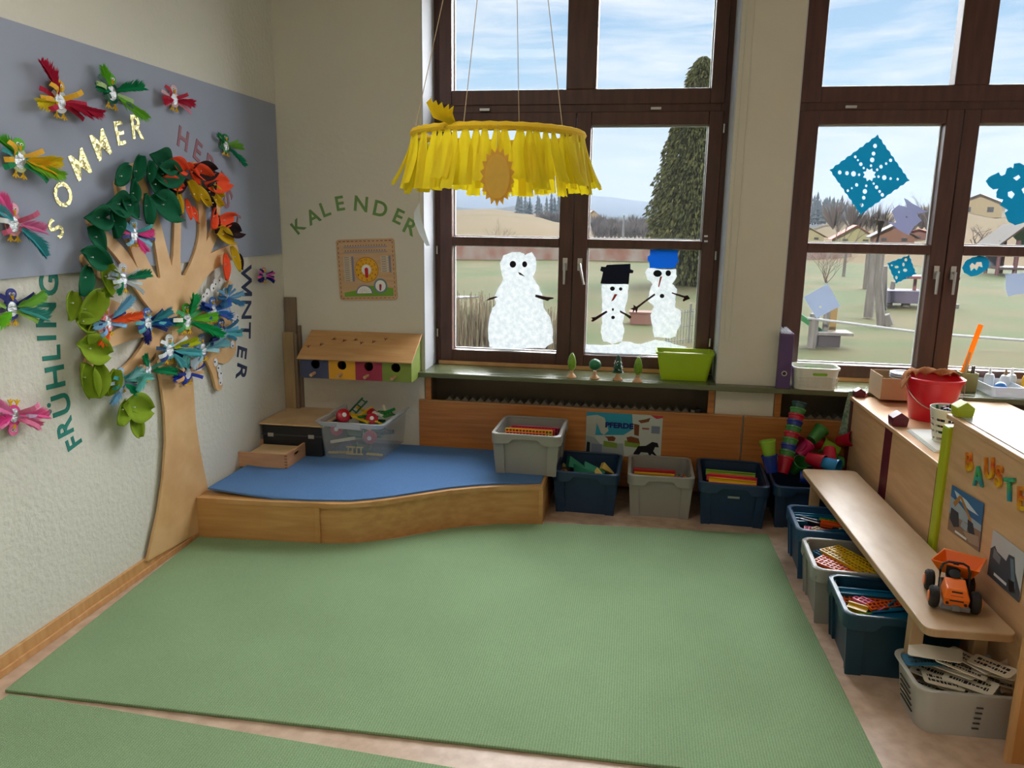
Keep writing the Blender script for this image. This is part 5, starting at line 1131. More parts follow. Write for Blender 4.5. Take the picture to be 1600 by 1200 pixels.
# ================================================================== THINGS ON THE SILL
def toytree(px, py, kind, label):
    p = at(WZ0, px, py)
    t = thing('toy_tree', label, 'toy tree', V3((p.x, p.y, WZ0+.0005)), 'wooden toy trees on the window sill')
    obj('tree_base', MB().lathe([(0, 0), (.027, 0), (.028, .006), (.022, .014), (.011, .026), (.010, .048), (0, .048)], 20), plain((206, 160, 118), .5), t, smooth=True)
    if kind == 'ball': M = MB().sphere((0, 0, .085), (.036, .036, .034), n=20, m=12); c = (30, 110, 66)
    elif kind == 'fir':
        M = MB(); c = (16, 70, 44)
        for k in range(4): M.lathe([(0, .045+k*.024), (.036-.006*k, .047+k*.024), (.018-.003*k, .072+k*.024), (0, .078+k*.024)], 18)
    else: M = MB().lathe([(0, .042), (.012, .045), (.024, .065), (.025, .095), (.018, .125), (.006, .147), (0, .149)], 20); c = (120, 160, 36)
    cr = obj('tree_crown', M, plastic(c, .35), t, smooth=True, ang=50)
    if kind != 'ball':
        D = MB()
        for k in range(16 if kind == 'fir' else 7):
            a = -PI/2+R.uniform(-1.3, 1.3); z = R.uniform(.055, .12); rr_ = (.034-(z-.05)*.2) if kind == 'fir' else .0245*(1-abs(z-.085)*6)
            D.sphere((rr_*math.cos(a), rr_*math.sin(a), z), .0028, n=7, m=5)
        obj('dots', D, m_white if kind == 'fir' else plain((40, 90, 40)), cr)
toytree(893, 590, 'leaf', 'slim lime green wooden toy tree, leftmost on the sill')
toytree(929, 592, 'ball', 'round green wooden toy tree on the sill')
toytree(965, 594, 'fir', 'dark green wooden toy fir with white dots on the sill')
toytree(996, 597, 'leaf', 'slim lime green wooden toy tree beside the dotted fir')
def tub(cx, cy_, z, w, d, h, rgb, label, nm, cat, taper=.82, r=.02, extra=None, mm=None):
    t = thing(nm, label, cat, V3((cx, cy_, z)))
    mm = mm or plastic(rgb, .35)
    M = MB().loft([rrect(w*taper, d*taper, r, 0), rrect(w*.96, d*.96, r, h-.012), rrect(w, d, r, h-.012), rrect(w, d, r, h), rrect(w*.95, d*.94, r, h), rrect(w*taper-.008, d*taper-.008, r, .005)])
    obj('tub_body', M, mm, t, smooth=True, ang=30); return t
a_ = at(WZ0, 1045, 594); b2_ = at(WZ0, 1110, 599)
lt = tub(2.452, .115, WZ0+.0005, .335, .19, .165, (160, 190, 20), 'lime green plastic tub at the right end of the snowman window sill', 'lime_tub', 'tub', .80)
tag(obj('paper_stack', MB().cbox((0, 0, 0), (.24, .14, .02)), paper((200, 196, 150)), mw=T(2.452, .115, WZ0+.135)), 'pale papers lying in the lime green tub', 'paper')
tag(obj('carton', MB().cbox((0, 0, 0), (.24, .12, .11)), m_card, mw=T(2.452, .115, WZ0+.066)), 'cardboard carton filling the lime green tub under the papers', 'carton')
# binder
bi = thing('ring_binder', 'purple ring binder standing on the sill beside the pier', 'binder', T(2.996, -.058, WZ0+.0005) @ RZ(-.05))
m_pur = mat('purple_binder', (84, 60, 110), .5, var=.05)
obj('binder_spine', MB().box((-.036, 0, 0), (.036, .004, .31)), m_pur, bi, bevel=.001)
for sx in (-1, 1): obj('binder_cover', MB().box((sx*.0345-.0015, .004, 0), (sx*.0345+.0015, .27, .31)), m_pur, bi)
M = MB()
for k in range(14): M.box((-.028+k*.0042, .02, .012), (-.0265+k*.0042, .25+R.uniform(0, .02), .305+R.uniform(0, .018)))
obj('binder_pages', M, paper((222, 222, 226)), bi)
obj('finger_ring', MB().lathe([(.010, 0), (.015, 0), (.015, .002), (.010, .002), (.010, 0)], 20, T(0, -.0005, .085) @ RX(PI/2), cap=False), m_steel, bi, smooth=True)
obj('finger_hole', MB().lathe([(0, 0), (.010, 0), (.010, .001), (0, .001)], 18, T(0, -.0002, .085) @ RX(PI/2)), m_black, bi)
# white woven basket
wb = tub(3.17, .01, WZ0+.0005, .255, .19, .125, (222, 224, 214), 'white ribbed plastic basket with green contents beside the purple binder', 'white_basket', 'basket', .86, .05)
M = MB()
for k in range(26):
    x = -.105+.0082*k
    M.tube([(x, -.0865+.004, .012), (x+.012, -.0905+.0005, .075)], .0022, 5).tube([(x+.012, -.0865+.004, .012), (x, -.0905+.0005, .075)], .0022, 5)
obj('basket_weave', M, plastic((222, 224, 214)), wb)
obj('handle_slot', MB().stroke([(-.02, .092), (.045, .092)], [.014, .014], 0, .0012, M=T(0, -.0955, 0) @ RX(PI/2)), plain((120, 180, 30)), wb)
for i, (x, y, c) in enumerate([(-.04, .02, (110, 170, 50)), (.03, .0, (120, 180, 40)), (0, .03, (90, 150, 60))]):
    tag(obj('green_box', MB().loft([rrect(.10, .07, .015, 0), rrect(.11, .08, .015, .03)]), plastic(c), smooth=True, mw=T(3.17+x, .01+y, WZ0+.006+.032*i) @ RX(.1)), ['dark lime dish at the bottom of the white basket', 'bright lime dish in the middle of the white basket', 'green dish on top in the white basket'][i], 'dish', 'green dishes in the white basket')
# pen pot with ruler
pq = at(WZ0, 1505, 611); px_, py__ = 4.02, .12
pp_ = thing('pen_pot', 'square olive pen pot with an orange ruler on the sill', 'pen pot', T(px_, py__, WZ0+.0005))
M = MB().loft([rrect(.085, .085, .008, 0), rrect(.09, .09, .008, .105), rrect(.082, .082, .008, .105), rrect(.078, .078, .008, .004)]); obj('pot_body', M, plastic((150, 150, 96), .5), pp_, smooth=True, ang=30)
tag(obj('ruler', MB().cbox((0, 0, .19), (.028, .003, .36)), mat('orange_acrylic', (246, 166, 20), .25, trans=.4), mw=T(px_-.035, py__+.02, WZ0+.012) @ RY(.21)), 'orange plastic ruler sticking up from the olive pen pot', 'ruler')
tag(obj('ruler', MB().cbox((0, 0, .11), (.014, .002, .2)), mat('clear_peach', (230, 190, 130), .3, trans=.3), mw=T(px_-.035, py__-.0, WZ0+.012) @ RY(.16)), 'short wooden ruler in front of the orange ruler', 'ruler')
for k, (dx, c) in enumerate(((.012, (28, 26, 30)), (.026, (34, 30, 34)), (-.01, (226, 226, 226)), (.0, (200, 170, 110)))):
    tag(obj('pen', MB().tube([(0, 0, 0), (.006, 0, .135)], .0048, 8), plastic(c), smooth=True, mw=T(px_+dx, py__-.01+.01*k, WZ0+.008)), ['black marker leaning in the olive pen pot, left one', 'black marker at the right of the olive pen pot', 'white brush handle in the olive pen pot', 'wooden pencil in the olive pen pot'][k], 'pen')
# clear organiser with bottles
og = thing('clear_organiser', 'shallow transparent divided tray on the sill at the right edge', 'organiser', T(4.27, .08, WZ0+.0005))
M = MB().loft([rrect(.34, .25, .02, 0), rrect(.38, .28, .02, .06), rrect(.372, .272, .02, .06), rrect(.332, .242, .02, .004)]); obj('tray_shell', M, m_clearr, og, smooth=True, ang=30)
obj('tray_divider', MB().box((-.01, -.12, .005), (-.006, .12, .055)), m_clearr, og)
tag(obj('blue_ball', MB().sphere((0, 0, 0), .032, n=18, m=12), plastic((60, 120, 190)), smooth=True, mw=T(4.17, .05, WZ0+.038)), 'blue ball in the left part of the transparent tray', 'ball')
tag(obj('marker_pen', MB().tube([(0, 0, 0), (.16, .04, .05)], .009, 10), plastic((130, 20, 60)), smooth=True, mw=T(4.30, -.03, WZ0+.022)), 'thick crimson marker lying in the transparent tray', 'marker')
for k, (x, y, c, cc) in enumerate(((4.17, .20, (214, 222, 226), (230, 230, 230)), (4.24, .17, (224, 228, 230), (150, 130, 90)), (4.29, .21, (210, 216, 220), (236, 236, 236)), (4.36, .18, (226, 170, 40), (232, 232, 232)))):
    t = thing('glue_bottle', ['white glue bottle, leftmost behind the transparent tray', 'white glue bottle with a brown nozzle on the sill', 'pale glue bottle in the middle of the row', 'yellow glue bottle with a white nozzle on the sill'][k], 'bottle', T(x, y, WZ0+.0005), 'glue bottles on the sill')
    obj('bottle_body', MB().lathe([(0, 0), (.024, 0), (.026, .004), (.026, .07), (.020, .085), (.010, .09), (0, .09)], 18), plastic(c), t, smooth=True)
    obj('nozzle', MB().lathe([(0, .0905), (.010, .0905), (.008, .10), (.003, .125), (0, .126)], 14), plastic(cc), t, smooth=True)

# ================================================================== WHITE BASKET WITH CARDS
bk = thing('perforated_basket', 'translucent white slotted basket full of printed cards on the floor', 'basket', T(3.285, -2.035, 0) @ RZ(.03))
m_milk = mat('milky_plastic', (206, 204, 196), .35, alpha=.62)
wB, dB, hB = .38, .25, .155
M = MB().loft([rrect(wB*.88, dB*.86, .05, 0, 6), rrect(wB*.97, dB*.96, .05, hB, 6), rrect(wB+.01, dB+.01, .05, hB, 6), rrect(wB+.01, dB+.01, .05, hB+.005, 6), rrect(wB*.95, dB*.94, .05, hB+.005, 6), rrect(wB*.86, dB*.84, .05, .004, 6)])
obj('basket_body', M, m_milk, bk, smooth=True, ang=30)
for k in range(5):
    for sh in (((-.005, -dB/2+.010-.0028*k, .035+.020*k), (.02, .004, .004)), ((.10, -dB/2+.010-.0028*k, .035+.020*k), (.018, .004, .004)), ((-wB/2+.016-.003*k, .0, .035+.02*k), (.004, .10-.004*k, .0035))): obj('basket_slot', MB().cbox(*sh), plain((60, 56, 52)), bk)
CARD = paper((224, 216, 198)); INK = paper((40, 38, 38))
for i in range(24):
    x = R.uniform(-.10, .11); y = R.uniform(-.05, .06); z = .055+.0068*i
    L_, Wd = R.uniform(.12, .16), .075
    M = MB(); M.loft([rrect(L_, Wd, .012, 0), rrect(L_, Wd, .012, .003)]); blank = i in (22, 16)
    if not blank:
        M.m = 1
        for q in range(2):
            xx = -L_*.38
            while xx < L_*.36:
                w_ = R.uniform(.003, .012); M.cbox((xx+w_/2, (.012 if q else -.014), .0034), (w_, R.choice([.007, .012, .016]), .0006)); xx += w_+.003
    c_ = (40, 96, 124) if i == 18 else None
    e = (R.uniform(-.2, .2), R.uniform(-.15, .15), R.uniform(-.9, .2))
    lab = 'petrol blue card at the left of the slotted basket' if c_ else ('blank cream card on the pile in the slotted basket' if blank else 'cream card with black print in the slotted basket')
    if i == 18: x, y = -.11, .03
    tag(obj('printed_card', M, [paper(c_) if c_ else CARD, INK], mw=T(3.285+x, -2.035+y, z) @ Euler(e).to_matrix().to_4x4()), lab, 'card', None if c_ else ('blank cards in the slotted basket' if blank else 'printed cards in the slotted basket'))
M = MB(); M.loft([[(-.05, -.05, 0), (.05, -.05, .0), (.06, .05, .03), (.0, .06, .04), (-.04, .04, .02)], [(-.05, -.05, .003), (.05, -.05, .003), (.06, .05, .033), (.0, .06, .043), (-.04, .04, .023)]])
tag(obj('folded_card', M, paper((222, 204, 184)), mw=T(3.43, -2.03, .155) @ RX(.7)), 'bent blank card leaning at the right end of the slotted basket', 'card')
# side of the shelf at the right edge
sb = thing('bookshelf', 'orange beech shelf side at the bottom right edge of the photo', 'shelf', V3((3.335, -2.24, 0)))
m_sb = wood('orange_beech', (196, 138, 74), (180, 120, 60), .4, (8, 8, .8), 3)
obj('side_panel', MB().box((0.002, -.018, 0), (.6, 0, .95)), m_sb, sb)
obj('edge_band', MB().box((-.002, -.020, 0), (.012, .002, .95)), m_beech, sb)
obj('shelf_board', MB().box((.07, -.5, .13), (.6, -.019, .150)), m_beech, sb, bevel=.003)
obj('shelf_ledge', MB().box((.045, -.12, .150), (.6, -.019, .166)), m_sb, sb, bevel=.004)

# blind cord on the pier
a1 = YP(.02).hit(1173, 0); 
M = MB().tube([(2.660, -.006, 3.1), (2.655, -.006, 1.2), (2.663, -.006, .94), (2.680, -.006, .93), (2.690, -.006, .96), (2.694, -.006, 1.4), (2.70, -.006, 3.1)], .0018, 5)
tag(obj('blind_cord', M, mat('cord_white', (206, 202, 190), .6)), 'thin white blind cord loop hanging on the pier between the windows', 'cord')

# ================================================================== WINDOW DECORATIONS
GY = -.318       # inner face of the glass, measured along the back-wall normal
def wpoly(P, u0, v0): return [(a-u0, b-v0) for a, b in [BW.uv(x, y, GY) for x, y in P]]
m_snow = mat('window_paint_white', (250, 252, 253), .7, trans=.36, bump=1.0, bscale=110, rgb2=(208, 220, 227), vscale=34)
def wobble(P, n=3, amp=1.6, seed=1):
    r = random.Random(seed); out = []
    for i in range(len(P)):
        a, b = P[i], P[(i+1) % len(P)]
        for k in range(n):
            t_ = k/n; out.append((a[0]+(b[0]-a[0])*t_+r.uniform(-amp, amp)*.6, a[1]+(b[1]-a[1])*t_+r.uniform(-amp, amp)*.6))
    return out
def ell(cx, cy_, rx, ry, n=12): return [(cx+rx*math.cos(2*PI*k/n), cy_+ry*math.sin(2*PI*k/n)) for k in range(n)]
def decor(name, label, cat, cpx, body, bm, parts, group=None, seed=1, amp=1.4):
    u0, v0 = BW.uv(*cpx, GY); t = thing(name, label, cat, BW.mat(u0, v0, GY), group)
    for nm, poly, m_, lv in [(n_, p_, m_, l_) for n_, p_, m_, l_ in parts] if parts else []:
        obj(nm, MB().prism(wpoly(poly, u0, v0), .0002+.0012*lv, .0012+.0012*lv), m_, t)
    if body: 
        lo = [wpoly(wobble(body[0], 3, amp, seed), u0, v0)]+[wpoly(h, u0, v0) for h in body[1:]]
        obj(name+'_body', cutout(lo, .0002, .0012), bm, t)
    return t
q3 = lambda L: [(700+x*.2167, 290+y*.2167) for x, y in L]
q4 = lambda L: [(900+x*.2251, 290+y*.2251) for x, y in L]
K_ = paper((26, 28, 34)); NB = paper((30, 28, 30)); CR = paper((176, 60, 40)); AR = paper((60, 34, 34))
decor('snowman', 'large white snowman painted on the left casement glass', 'snowman', (813, 480), [q3([(520, 478), (560, 500), (600, 478), (632, 520), (635, 600), (612, 655), (655, 730), (680, 800), (690, 880), (735, 950), (755, 1040), (755, 1130), (700, 1172), (500, 1178), (300, 1165), (290, 1080), (295, 960), (320, 880), (345, 860), (335, 810), (360, 740), (400, 680), (385, 620), (375, 560), (400, 505), (460, 482)])], m_snow, [
    ('eye', q3(ell(468, 567, 23, 25)), K_, 1), ('eye', q3(ell(553, 567, 18, 22)), K_, 1), ('nose', q3([(505, 622), (525, 630), (557, 656), (515, 642)]), AR, 1),
    ('arm', q3([(268, 832), (300, 810), (345, 798), (360, 803), (320, 820)]), AR, 1), ('arm', q3([(632, 785), (715, 803), (760, 806), (762, 815), (735, 820), (720, 832), (680, 820), (628, 802)]), AR, 1),
    ], seed=3)
decor('snowman', 'small snowman with dark navy hat painted on the right casement', 'snowman', (958, 490), [q4([(180, 685), (270, 680), (365, 690), (362, 760), (345, 830), (340, 880), (325, 950), (335, 1020), (320, 1080), (250, 1100), (190, 1080), (175, 1020), (180, 950), (180, 880), (185, 820), (180, 760)])], m_snow, [
    ('hat', q4([(170, 680), (188, 600), (168, 590), (175, 562), (205, 565), (215, 550), (378, 543), (378, 580), (400, 590), (395, 608), (372, 608), (366, 682), (270, 684)]), paper((20, 26, 52)), 1),
    ('eye', q4(ell(253, 715, 17, 15)), K_, 1), ('eye', q4(ell(310, 717, 12, 12)), K_, 1), ('nose', q4([(268, 752), (288, 755), (262, 795), (244, 803)]), CR, 1),
    ('arm', q4([(105, 915), (135, 912), (210, 868), (220, 878), (150, 925), (118, 945), (104, 940), (115, 928)]), AR, 1), ('arm', q4([(305, 865), (380, 905), (385, 915), (372, 924), (340, 898), (306, 880)]), AR, 1),
    ('button', q4(ell(256, 860, 7, 10)), K_, 1), ('button', q4(ell(257, 915, 13, 12)), K_, 1)], seed=5)
decor('snowman', 'tall snowman with bright blue hat painted at the right of the casement', 'snowman', (1035, 470), [q4([(500, 570), (600, 580), (695, 580), (698, 630), (670, 680), (700, 720), (690, 790), (685, 840), (725, 870), (730, 960), (700, 1010), (690, 1050), (640, 1060), (540, 1050), (530, 980), (515, 900), (545, 840), (495, 795), (520, 710), (530, 680), (495, 650), (482, 605)])], m_snow, [
    ('hat', q4([(512, 572), (508, 530), (496, 520), (498, 490), (512, 485), (515, 446), (600, 438), (706, 446), (704, 500), (712, 520), (700, 535), (685, 572), (600, 574)]), mat('blue_hat_paper', (16, 140, 216), .7, trans=.40), 1),
    ('eye', q4(ell(566, 610, 30, 24)), K_, 1), ('eye', q4(ell(640, 608, 19, 21)), K_, 1), ('nose', q4([(584, 632), (598, 630), (576, 706), (570, 700)]), CR, 1),
    ('arm', q4([(546, 748), (550, 760), (480, 810), (430, 850), (420, 888), (410, 862), (392, 886), (396, 862), (376, 855), (400, 846), (398, 826), (418, 840), (440, 825), (500, 780)]), AR, 1),
    ('arm', q4([(665, 740), (755, 766), (775, 760), (792, 785), (765, 795), (745, 806), (740, 792), (752, 780), (700, 762), (664, 748)]), AR, 1), ('button', q4(ell(597, 766, 16, 15)), K_, 1)], seed=6)
decor('snow_heap', 'strip of white painted snow along the bottom of the right casement', 'painted snow', (990, 545), [q4([(55, 1100), (180, 1110), (300, 1100), (330, 1080), (450, 1100), (550, 1070), (650, 1090), (760, 1120), (780, 1160), (600, 1168), (300, 1168), (60, 1165)])], m_snow, [], seed=8)
m_tqp = mat('turquoise_paper', (24, 158, 184), .8, trans=.46); m_palep = mat('pale_tissue', (176, 190, 212), .8, trans=.2, alpha=.75)
def jag(P, n, amp, seed=0):
    out = []
    for i in range(len(P)):
        a, b = V3(P[i]), V3(P[(i+1) % len(P)]); d = (b-a); nn = V3((-d.y, d.x)).normalized()
        for k in range(n):
            q = a+d*(k/n)+nn*(amp if k % 2 else 0)*(1 if k else 0); out.append((q.x, q.y))
    return out
c2 = lambda X, Y: (1120+X*.3, 150+Y*.3)
out = [c2(838, 200), c2(1005, 440), c2(748, 620), c2(585, 385)]
cc_ = c2(795, 410); holes = [[(cc_[0]+(11 if k % 2 else 7.5)*math.cos(2*PI*k/16), cc_[1]+(11 if k % 2 else 7.5)*math.sin(2*PI*k/16)) for k in range(16)]]
for P_ in ((640, 398, 3), (678, 402, 3), (712, 405, 4), (741, 410, 2), (824, 260, 3.2), (816, 300, 3), (809, 333, 3.6), (803, 363, 2), (842, 420, 2), (872, 425, 3.6), (905, 430, 2), (942, 433, 2), (778, 468, 2), (771, 497, 3.6), (765, 530, 2.8), (755, 568, 2.8),
           (750, 355, 2.8), (735, 334, 1.6), (721, 317, 2.2), (855, 368, 2.8), (882, 352, 2), (905, 335, 2.6), (728, 463, 2.6), (703, 480, 1.5), (682, 493, 2), (832, 475, 2.8), (848, 497, 2.2), (862, 515, 2.8), (765, 375, 1.8), (835, 384, 2), (817, 456, 1.8)):
    x, y = c2(P_[0], P_[1]); holes.append(ell(x, y, P_[2], P_[2]*1.1, 8))
decor('paper_snowflake', 'big turquoise diamond paper snowflake on the left pane of the right window', 'paper snowflake', cc_, [jag(out, 16, 1.5)]+holes, m_tqp, [], 'paper snowflakes on the right window', amp=.5)
c5 = lambda X, Y: (1240+X*.16667, 380+Y*.16667)
decor('paper_snowflake', 'small turquoise square paper snowflake beside the window handle', 'paper snowflake', c5(1010, 240), [jag([c5(1085, 108), c5(1152, 290), c5(958, 380), c5(875, 185)], 8, 1.2)]+[ell(*c5(x, y), a, b, 8) for x, y, a, b in ((965, 223, 3.4, 2.2), (1052, 155, 2.4, 2.8), (1030, 200, 2, 3), (1045, 253, 3.4, 2.6), (988, 270, 1.6, 2), (963, 322, 2, 3), (920, 208, 1.6, 1.6), (1065, 325, 2, 1.6))], m_tqp, [], 'paper snowflakes on the right window', amp=.4)
c6_ = lambda X, Y: (1480+X*.2166, 220+Y*.2166)
decor('paper_snowflake', 'oval turquoise paper ring on the second lower pane', 'paper snowflake', c6_(205, 900), [[c6_(*p) for p in ((108, 915), (130, 870), (180, 842), (230, 828), (280, 838), (305, 870), (300, 910), (270, 940), (215, 970), (170, 978), (120, 950))], [c6_(*p) for p in ((162, 900), (180, 880), (200, 895), (212, 875), (248, 875), (255, 912), (228, 905), (212, 935), (195, 918), (170, 940))]], m_tqp, [], 'paper snowflakes on the right window', amp=.8)
decor('paper_snowflake', 'large turquoise paper snowflake with blocky edges at the right edge of the photo', 'paper snowflake', c6_(520, 380), [[c6_(*p) for p in ((278, 290), (300, 262), (370, 228), (390, 255), (420, 240), (430, 200), (460, 190), (475, 200), (480, 165), (520, 158), (550, 175), (620, 150), (680, 180), (720, 240), (760, 300), (740, 380), (760, 450), (700, 520), (640, 560), (550, 590), (490, 608), (440, 585), (415, 520), (440, 500), (380, 465), (405, 425), (355, 410), (355, 370), (370, 345), (330, 350), (300, 330))], [c6_(*p) for p in ((475, 268), (515, 245), (528, 265), (500, 288))], [c6_(*p) for p in ((437, 370), (465, 362), (487, 385), (465, 418), (438, 400))], [c6_(*p) for p in ((535, 350), (560, 330), (600, 350), (590, 385), (550, 380))]], m_tqp, [], 'paper snowflakes on the right window', amp=.6)
decor('paper_snowflake', 'pale blue square tissue diamond on the lower left pane of the right window', 'paper snowflake', c5(270, 545), [[c5(320, 380), c5(438, 590), c5(215, 705), c5(95, 505)], ell(*c5(252, 598), 2, 2, 8)], m_palep, [], 'paper snowflakes on the right window', amp=.5)
decor('paper_snowflake', 'pale lilac star shaped tissue cut-out under the big turquoise diamond', 'paper snowflake', c2(1000, 630), [[c2(*p) for p in ((975, 530), (1020, 560), (1098, 605), (1040, 612), (1068, 650), (1030, 680), (1000, 725), (960, 705), (890, 655), (935, 660), (910, 600), (945, 568), (990, 580))], ell(*c2(990, 630), 2, 2, 8)], mat('lilac_tissue', (160, 166, 198), .8, trans=.2, alpha=.8), [], 'paper snowflakes on the right window', amp=.8)
decor('paper_snowflake', 'pale blue rectangular tissue square on the right pane at the photo edge', 'paper snowflake', c6_(500, 1040), [[c6_(*p) for p in ((422, 965), (500, 955), (620, 960), (625, 1110), (520, 1105), (440, 1122), (418, 1060))]], m_palep, [], 'paper snowflakes on the right window', amp=1)

# ================================================================== OUTSIDE
GZ = -1.4
def og_(px, py, z=GZ): return ZP(z).hit(px, py)
m_grass = mat('winter_grass', (124, 114, 78), 1, rgb2=(92, 108, 60), vscale=.35, bump=.3, bscale=8, spec=.1)
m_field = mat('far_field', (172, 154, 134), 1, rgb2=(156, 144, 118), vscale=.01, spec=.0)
m_forest = mat('far_forest_haze_tint', (76, 92, 112), 1, rgb2=(62, 78, 98), vscale=.01, spec=0)  # blue-grey with the mountains' distance haze put into it
def terrain(name, x0, x1, y0, y1, nx, ny, fn, m):
    M = MB(); vs = []; fs = []
    for j in range(ny+1):
        for i in range(nx+1):
            x = x0+(x1-x0)*i/nx; y = y0+(y1-y0)*j/ny; vs.append((x, y, fn(x, y)))
    for j in range(ny):
        for i in range(nx): a = j*(nx+1)+i; fs.append((a, a+1, a+nx+2, a+nx+1))
    M.add(vs, fs); return struct(name, M, m, smooth=True, ang=180)
terrain('ground', -60, 90, .6, 70, 60, 40, lambda x, y: GZ+.10*noise.noise(V3((x*.15, y*.15, 0)))*min(1, max(0, (y-3)/8)), m_grass)
def azi(x, y): return math.atan2(x-CAM.x, y-CAM.y)
def az(px): r = fw+RT*((px-800)/FPX); return math.atan2(r.x, r.y)
import bisect
def prof(pts):
    xs_ = [az(p[0]) for p in pts]; ys_ = [(p[1]) for p in pts]
    def f(a):
        if a <= xs_[0]: return ys_[0]
        if a >= xs_[-1]: return ys_[-1]
        i = bisect.bisect_right(xs_, a)-1; t_ = (a-xs_[i])/(xs_[i+1]-xs_[i]); t_ = t_*t_*(3-2*t_); return ys_[i]*(1-t_)+ys_[i+1]*t_
    return f
# near hill: sloping field behind the garden wall; profile given as height above the eye divided by distance
hor = lambda px: 341.5+(px-800)*.014
def slope(pts): return prof([(x, (hor(x)-y)/FPX) for x, y in pts])
f1 = slope([(500, 335), (710, 328), (760, 326), (820, 332), (880, 345), (950, 378), (1100, 388), (1200, 378), (1262, 349), (1330, 340), (1380, 330), (1450, 322), (1520, 335), (1600, 330), (1900, 320)])
def hill(name, fn, d0, d1, m, z0, n=90, k=10, rough=0, sc_=1):
    M = MB(); vs = []; fs = []
    for i in range(n+1):
        a = -.75+1.7*i/n
        for j in range(k+1):
            s = j/k; d = d0+(d1-d0)*s; zt = 1.6+fn(a)*d1
            z = z0+(zt-z0)*(s**.9)+rough*noise.noise(V3((a*sc_, s*3, 1)))*s
            vs.append((CAM.x+d*math.sin(a), CAM.y+d*math.cos(a), z))
        vs.append((CAM.x+(d1+.2*(d1-d0))*math.sin(a), CAM.y+(d1+.2*(d1-d0))*math.cos(a), z0))
    for i in range(n):
        for j in range(k+1): a = i*(k+2)+j; fs.append((a, a+1, a+k+3, a+k+2))
    M.add(vs, fs); return struct(name, M, m, smooth=True, ang=180)
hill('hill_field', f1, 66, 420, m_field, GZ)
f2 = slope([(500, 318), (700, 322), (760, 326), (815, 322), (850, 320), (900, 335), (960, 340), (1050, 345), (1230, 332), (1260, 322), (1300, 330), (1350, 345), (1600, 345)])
hill('hill_woods', f2, 500, 1400, mat('wood_slope_haze_tint', (128, 128, 124), 1, rgb2=(104, 110, 112), vscale=.03, spec=0), -20, rough=6, sc_=120)  # greyed colour includes painted haze over the woods
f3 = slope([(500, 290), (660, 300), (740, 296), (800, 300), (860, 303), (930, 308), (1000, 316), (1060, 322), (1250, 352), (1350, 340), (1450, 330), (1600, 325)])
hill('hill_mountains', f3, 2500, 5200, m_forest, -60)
# woods on the slope seen as trees: firs in rows, haze put into their grey colour
m_fir = mat('fir_haze_tint', (124, 138, 146), 1, spec=0)
def fir_mesh(h, seed):
    r = random.Random(seed); M = MB(); n = 7
    for k in range(5):
        z0 = h*(.08+.17*k); rad = h*.2*(1-k*.17); M.lathe([(0, z0), (rad, z0+r.uniform(0, .02)*h), (rad*.35, z0+h*.16), (0, z0+h*.24)], n)
    M.tube([(0, 0, 0), (0, 0, h*.3)], h*.02, 5); return M
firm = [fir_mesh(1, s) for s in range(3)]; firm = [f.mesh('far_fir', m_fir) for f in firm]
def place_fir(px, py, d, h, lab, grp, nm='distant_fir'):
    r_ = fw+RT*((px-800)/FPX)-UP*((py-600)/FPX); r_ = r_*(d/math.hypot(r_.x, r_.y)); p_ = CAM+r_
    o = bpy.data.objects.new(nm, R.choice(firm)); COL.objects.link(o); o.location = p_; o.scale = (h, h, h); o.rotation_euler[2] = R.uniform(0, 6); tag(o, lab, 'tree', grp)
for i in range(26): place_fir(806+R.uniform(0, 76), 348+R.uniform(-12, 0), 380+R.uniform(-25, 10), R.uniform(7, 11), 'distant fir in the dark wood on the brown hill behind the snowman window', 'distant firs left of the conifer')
for i in range(10): place_fir(786+R.uniform(0, 18), 354+R.uniform(-4, 4), 350, R.uniform(4, 6), 'small distant fir in the hedge strip on the brown hillside', 'firs in the hillside hedge')
for i in range(34): place_fir(1244+i*2.3+R.uniform(-1, 1), 352-i*.15+R.uniform(-1, 2), 300+13*(i % 6), R.uniform(9, 15)*(1-.35*i/34), 'tall hazy fir on the hill at the left edge of the snowflake window', 'distant firs in the snowflake window')
m_shrubfar = mat('bare_trees_haze_tint', (150, 142, 142), 1, spec=0)  # lightened colour stands in for haze in the valley
def tuft(seed, n=60):
    r = random.Random(seed); M = MB()
    for k in range(n):
        a = r.uniform(0, 2*PI); s = r.uniform(.05, .5); top = V3((math.cos(a)*s, math.sin(a)*s, r.uniform(.5, 1)))
        M.add([(0, 0, 0), tuple(top*.6+V3((.02, 0, 0))), tuple(top), tuple(top*.6-V3((.03, .02, 0)))], [(0, 1, 2, 3)])
    return M.mesh('bare_tuft', m_shrubfar)
tufts = [tuft(s) for s in range(4)]
def place_tuft(px, py, d, h, lab, grp):
    r_ = fw+RT*((px-800)/FPX)-UP*((py-600)/FPX); r_ = r_*(d/math.hypot(r_.x, r_.y)); p_ = CAM+r_
    o = bpy.data.objects.new('distant_bare_tree', R.choice(tufts)); COL.objects.link(o); o.location = p_; o.scale = (h, h, h); o.rotation_euler[2] = R.uniform(0, 6); tag(o, lab, 'tree', grp)
for i in range(44): place_tuft(925+i*2.1, 356+9*(i % 3), 300-25*(i % 3), R.uniform(3.5, 6), 'hazy bare tree in the valley left of the conifer', 'bare trees in the valley')
for i in range(16): place_tuft(845+R.uniform(0, 36), 352+R.uniform(-2, 8), 300, R.uniform(4, 7), 'hazy bare tree at the foot of the far wood in the left casement', 'bare trees below the far wood')
for i in range(14): place_tuft(1300+R.uniform(0, 150), 362+R.uniform(-3, 6), 120, R.uniform(3, 5), 'bare bush between the garden houses', 'bare bushes between the garden houses')
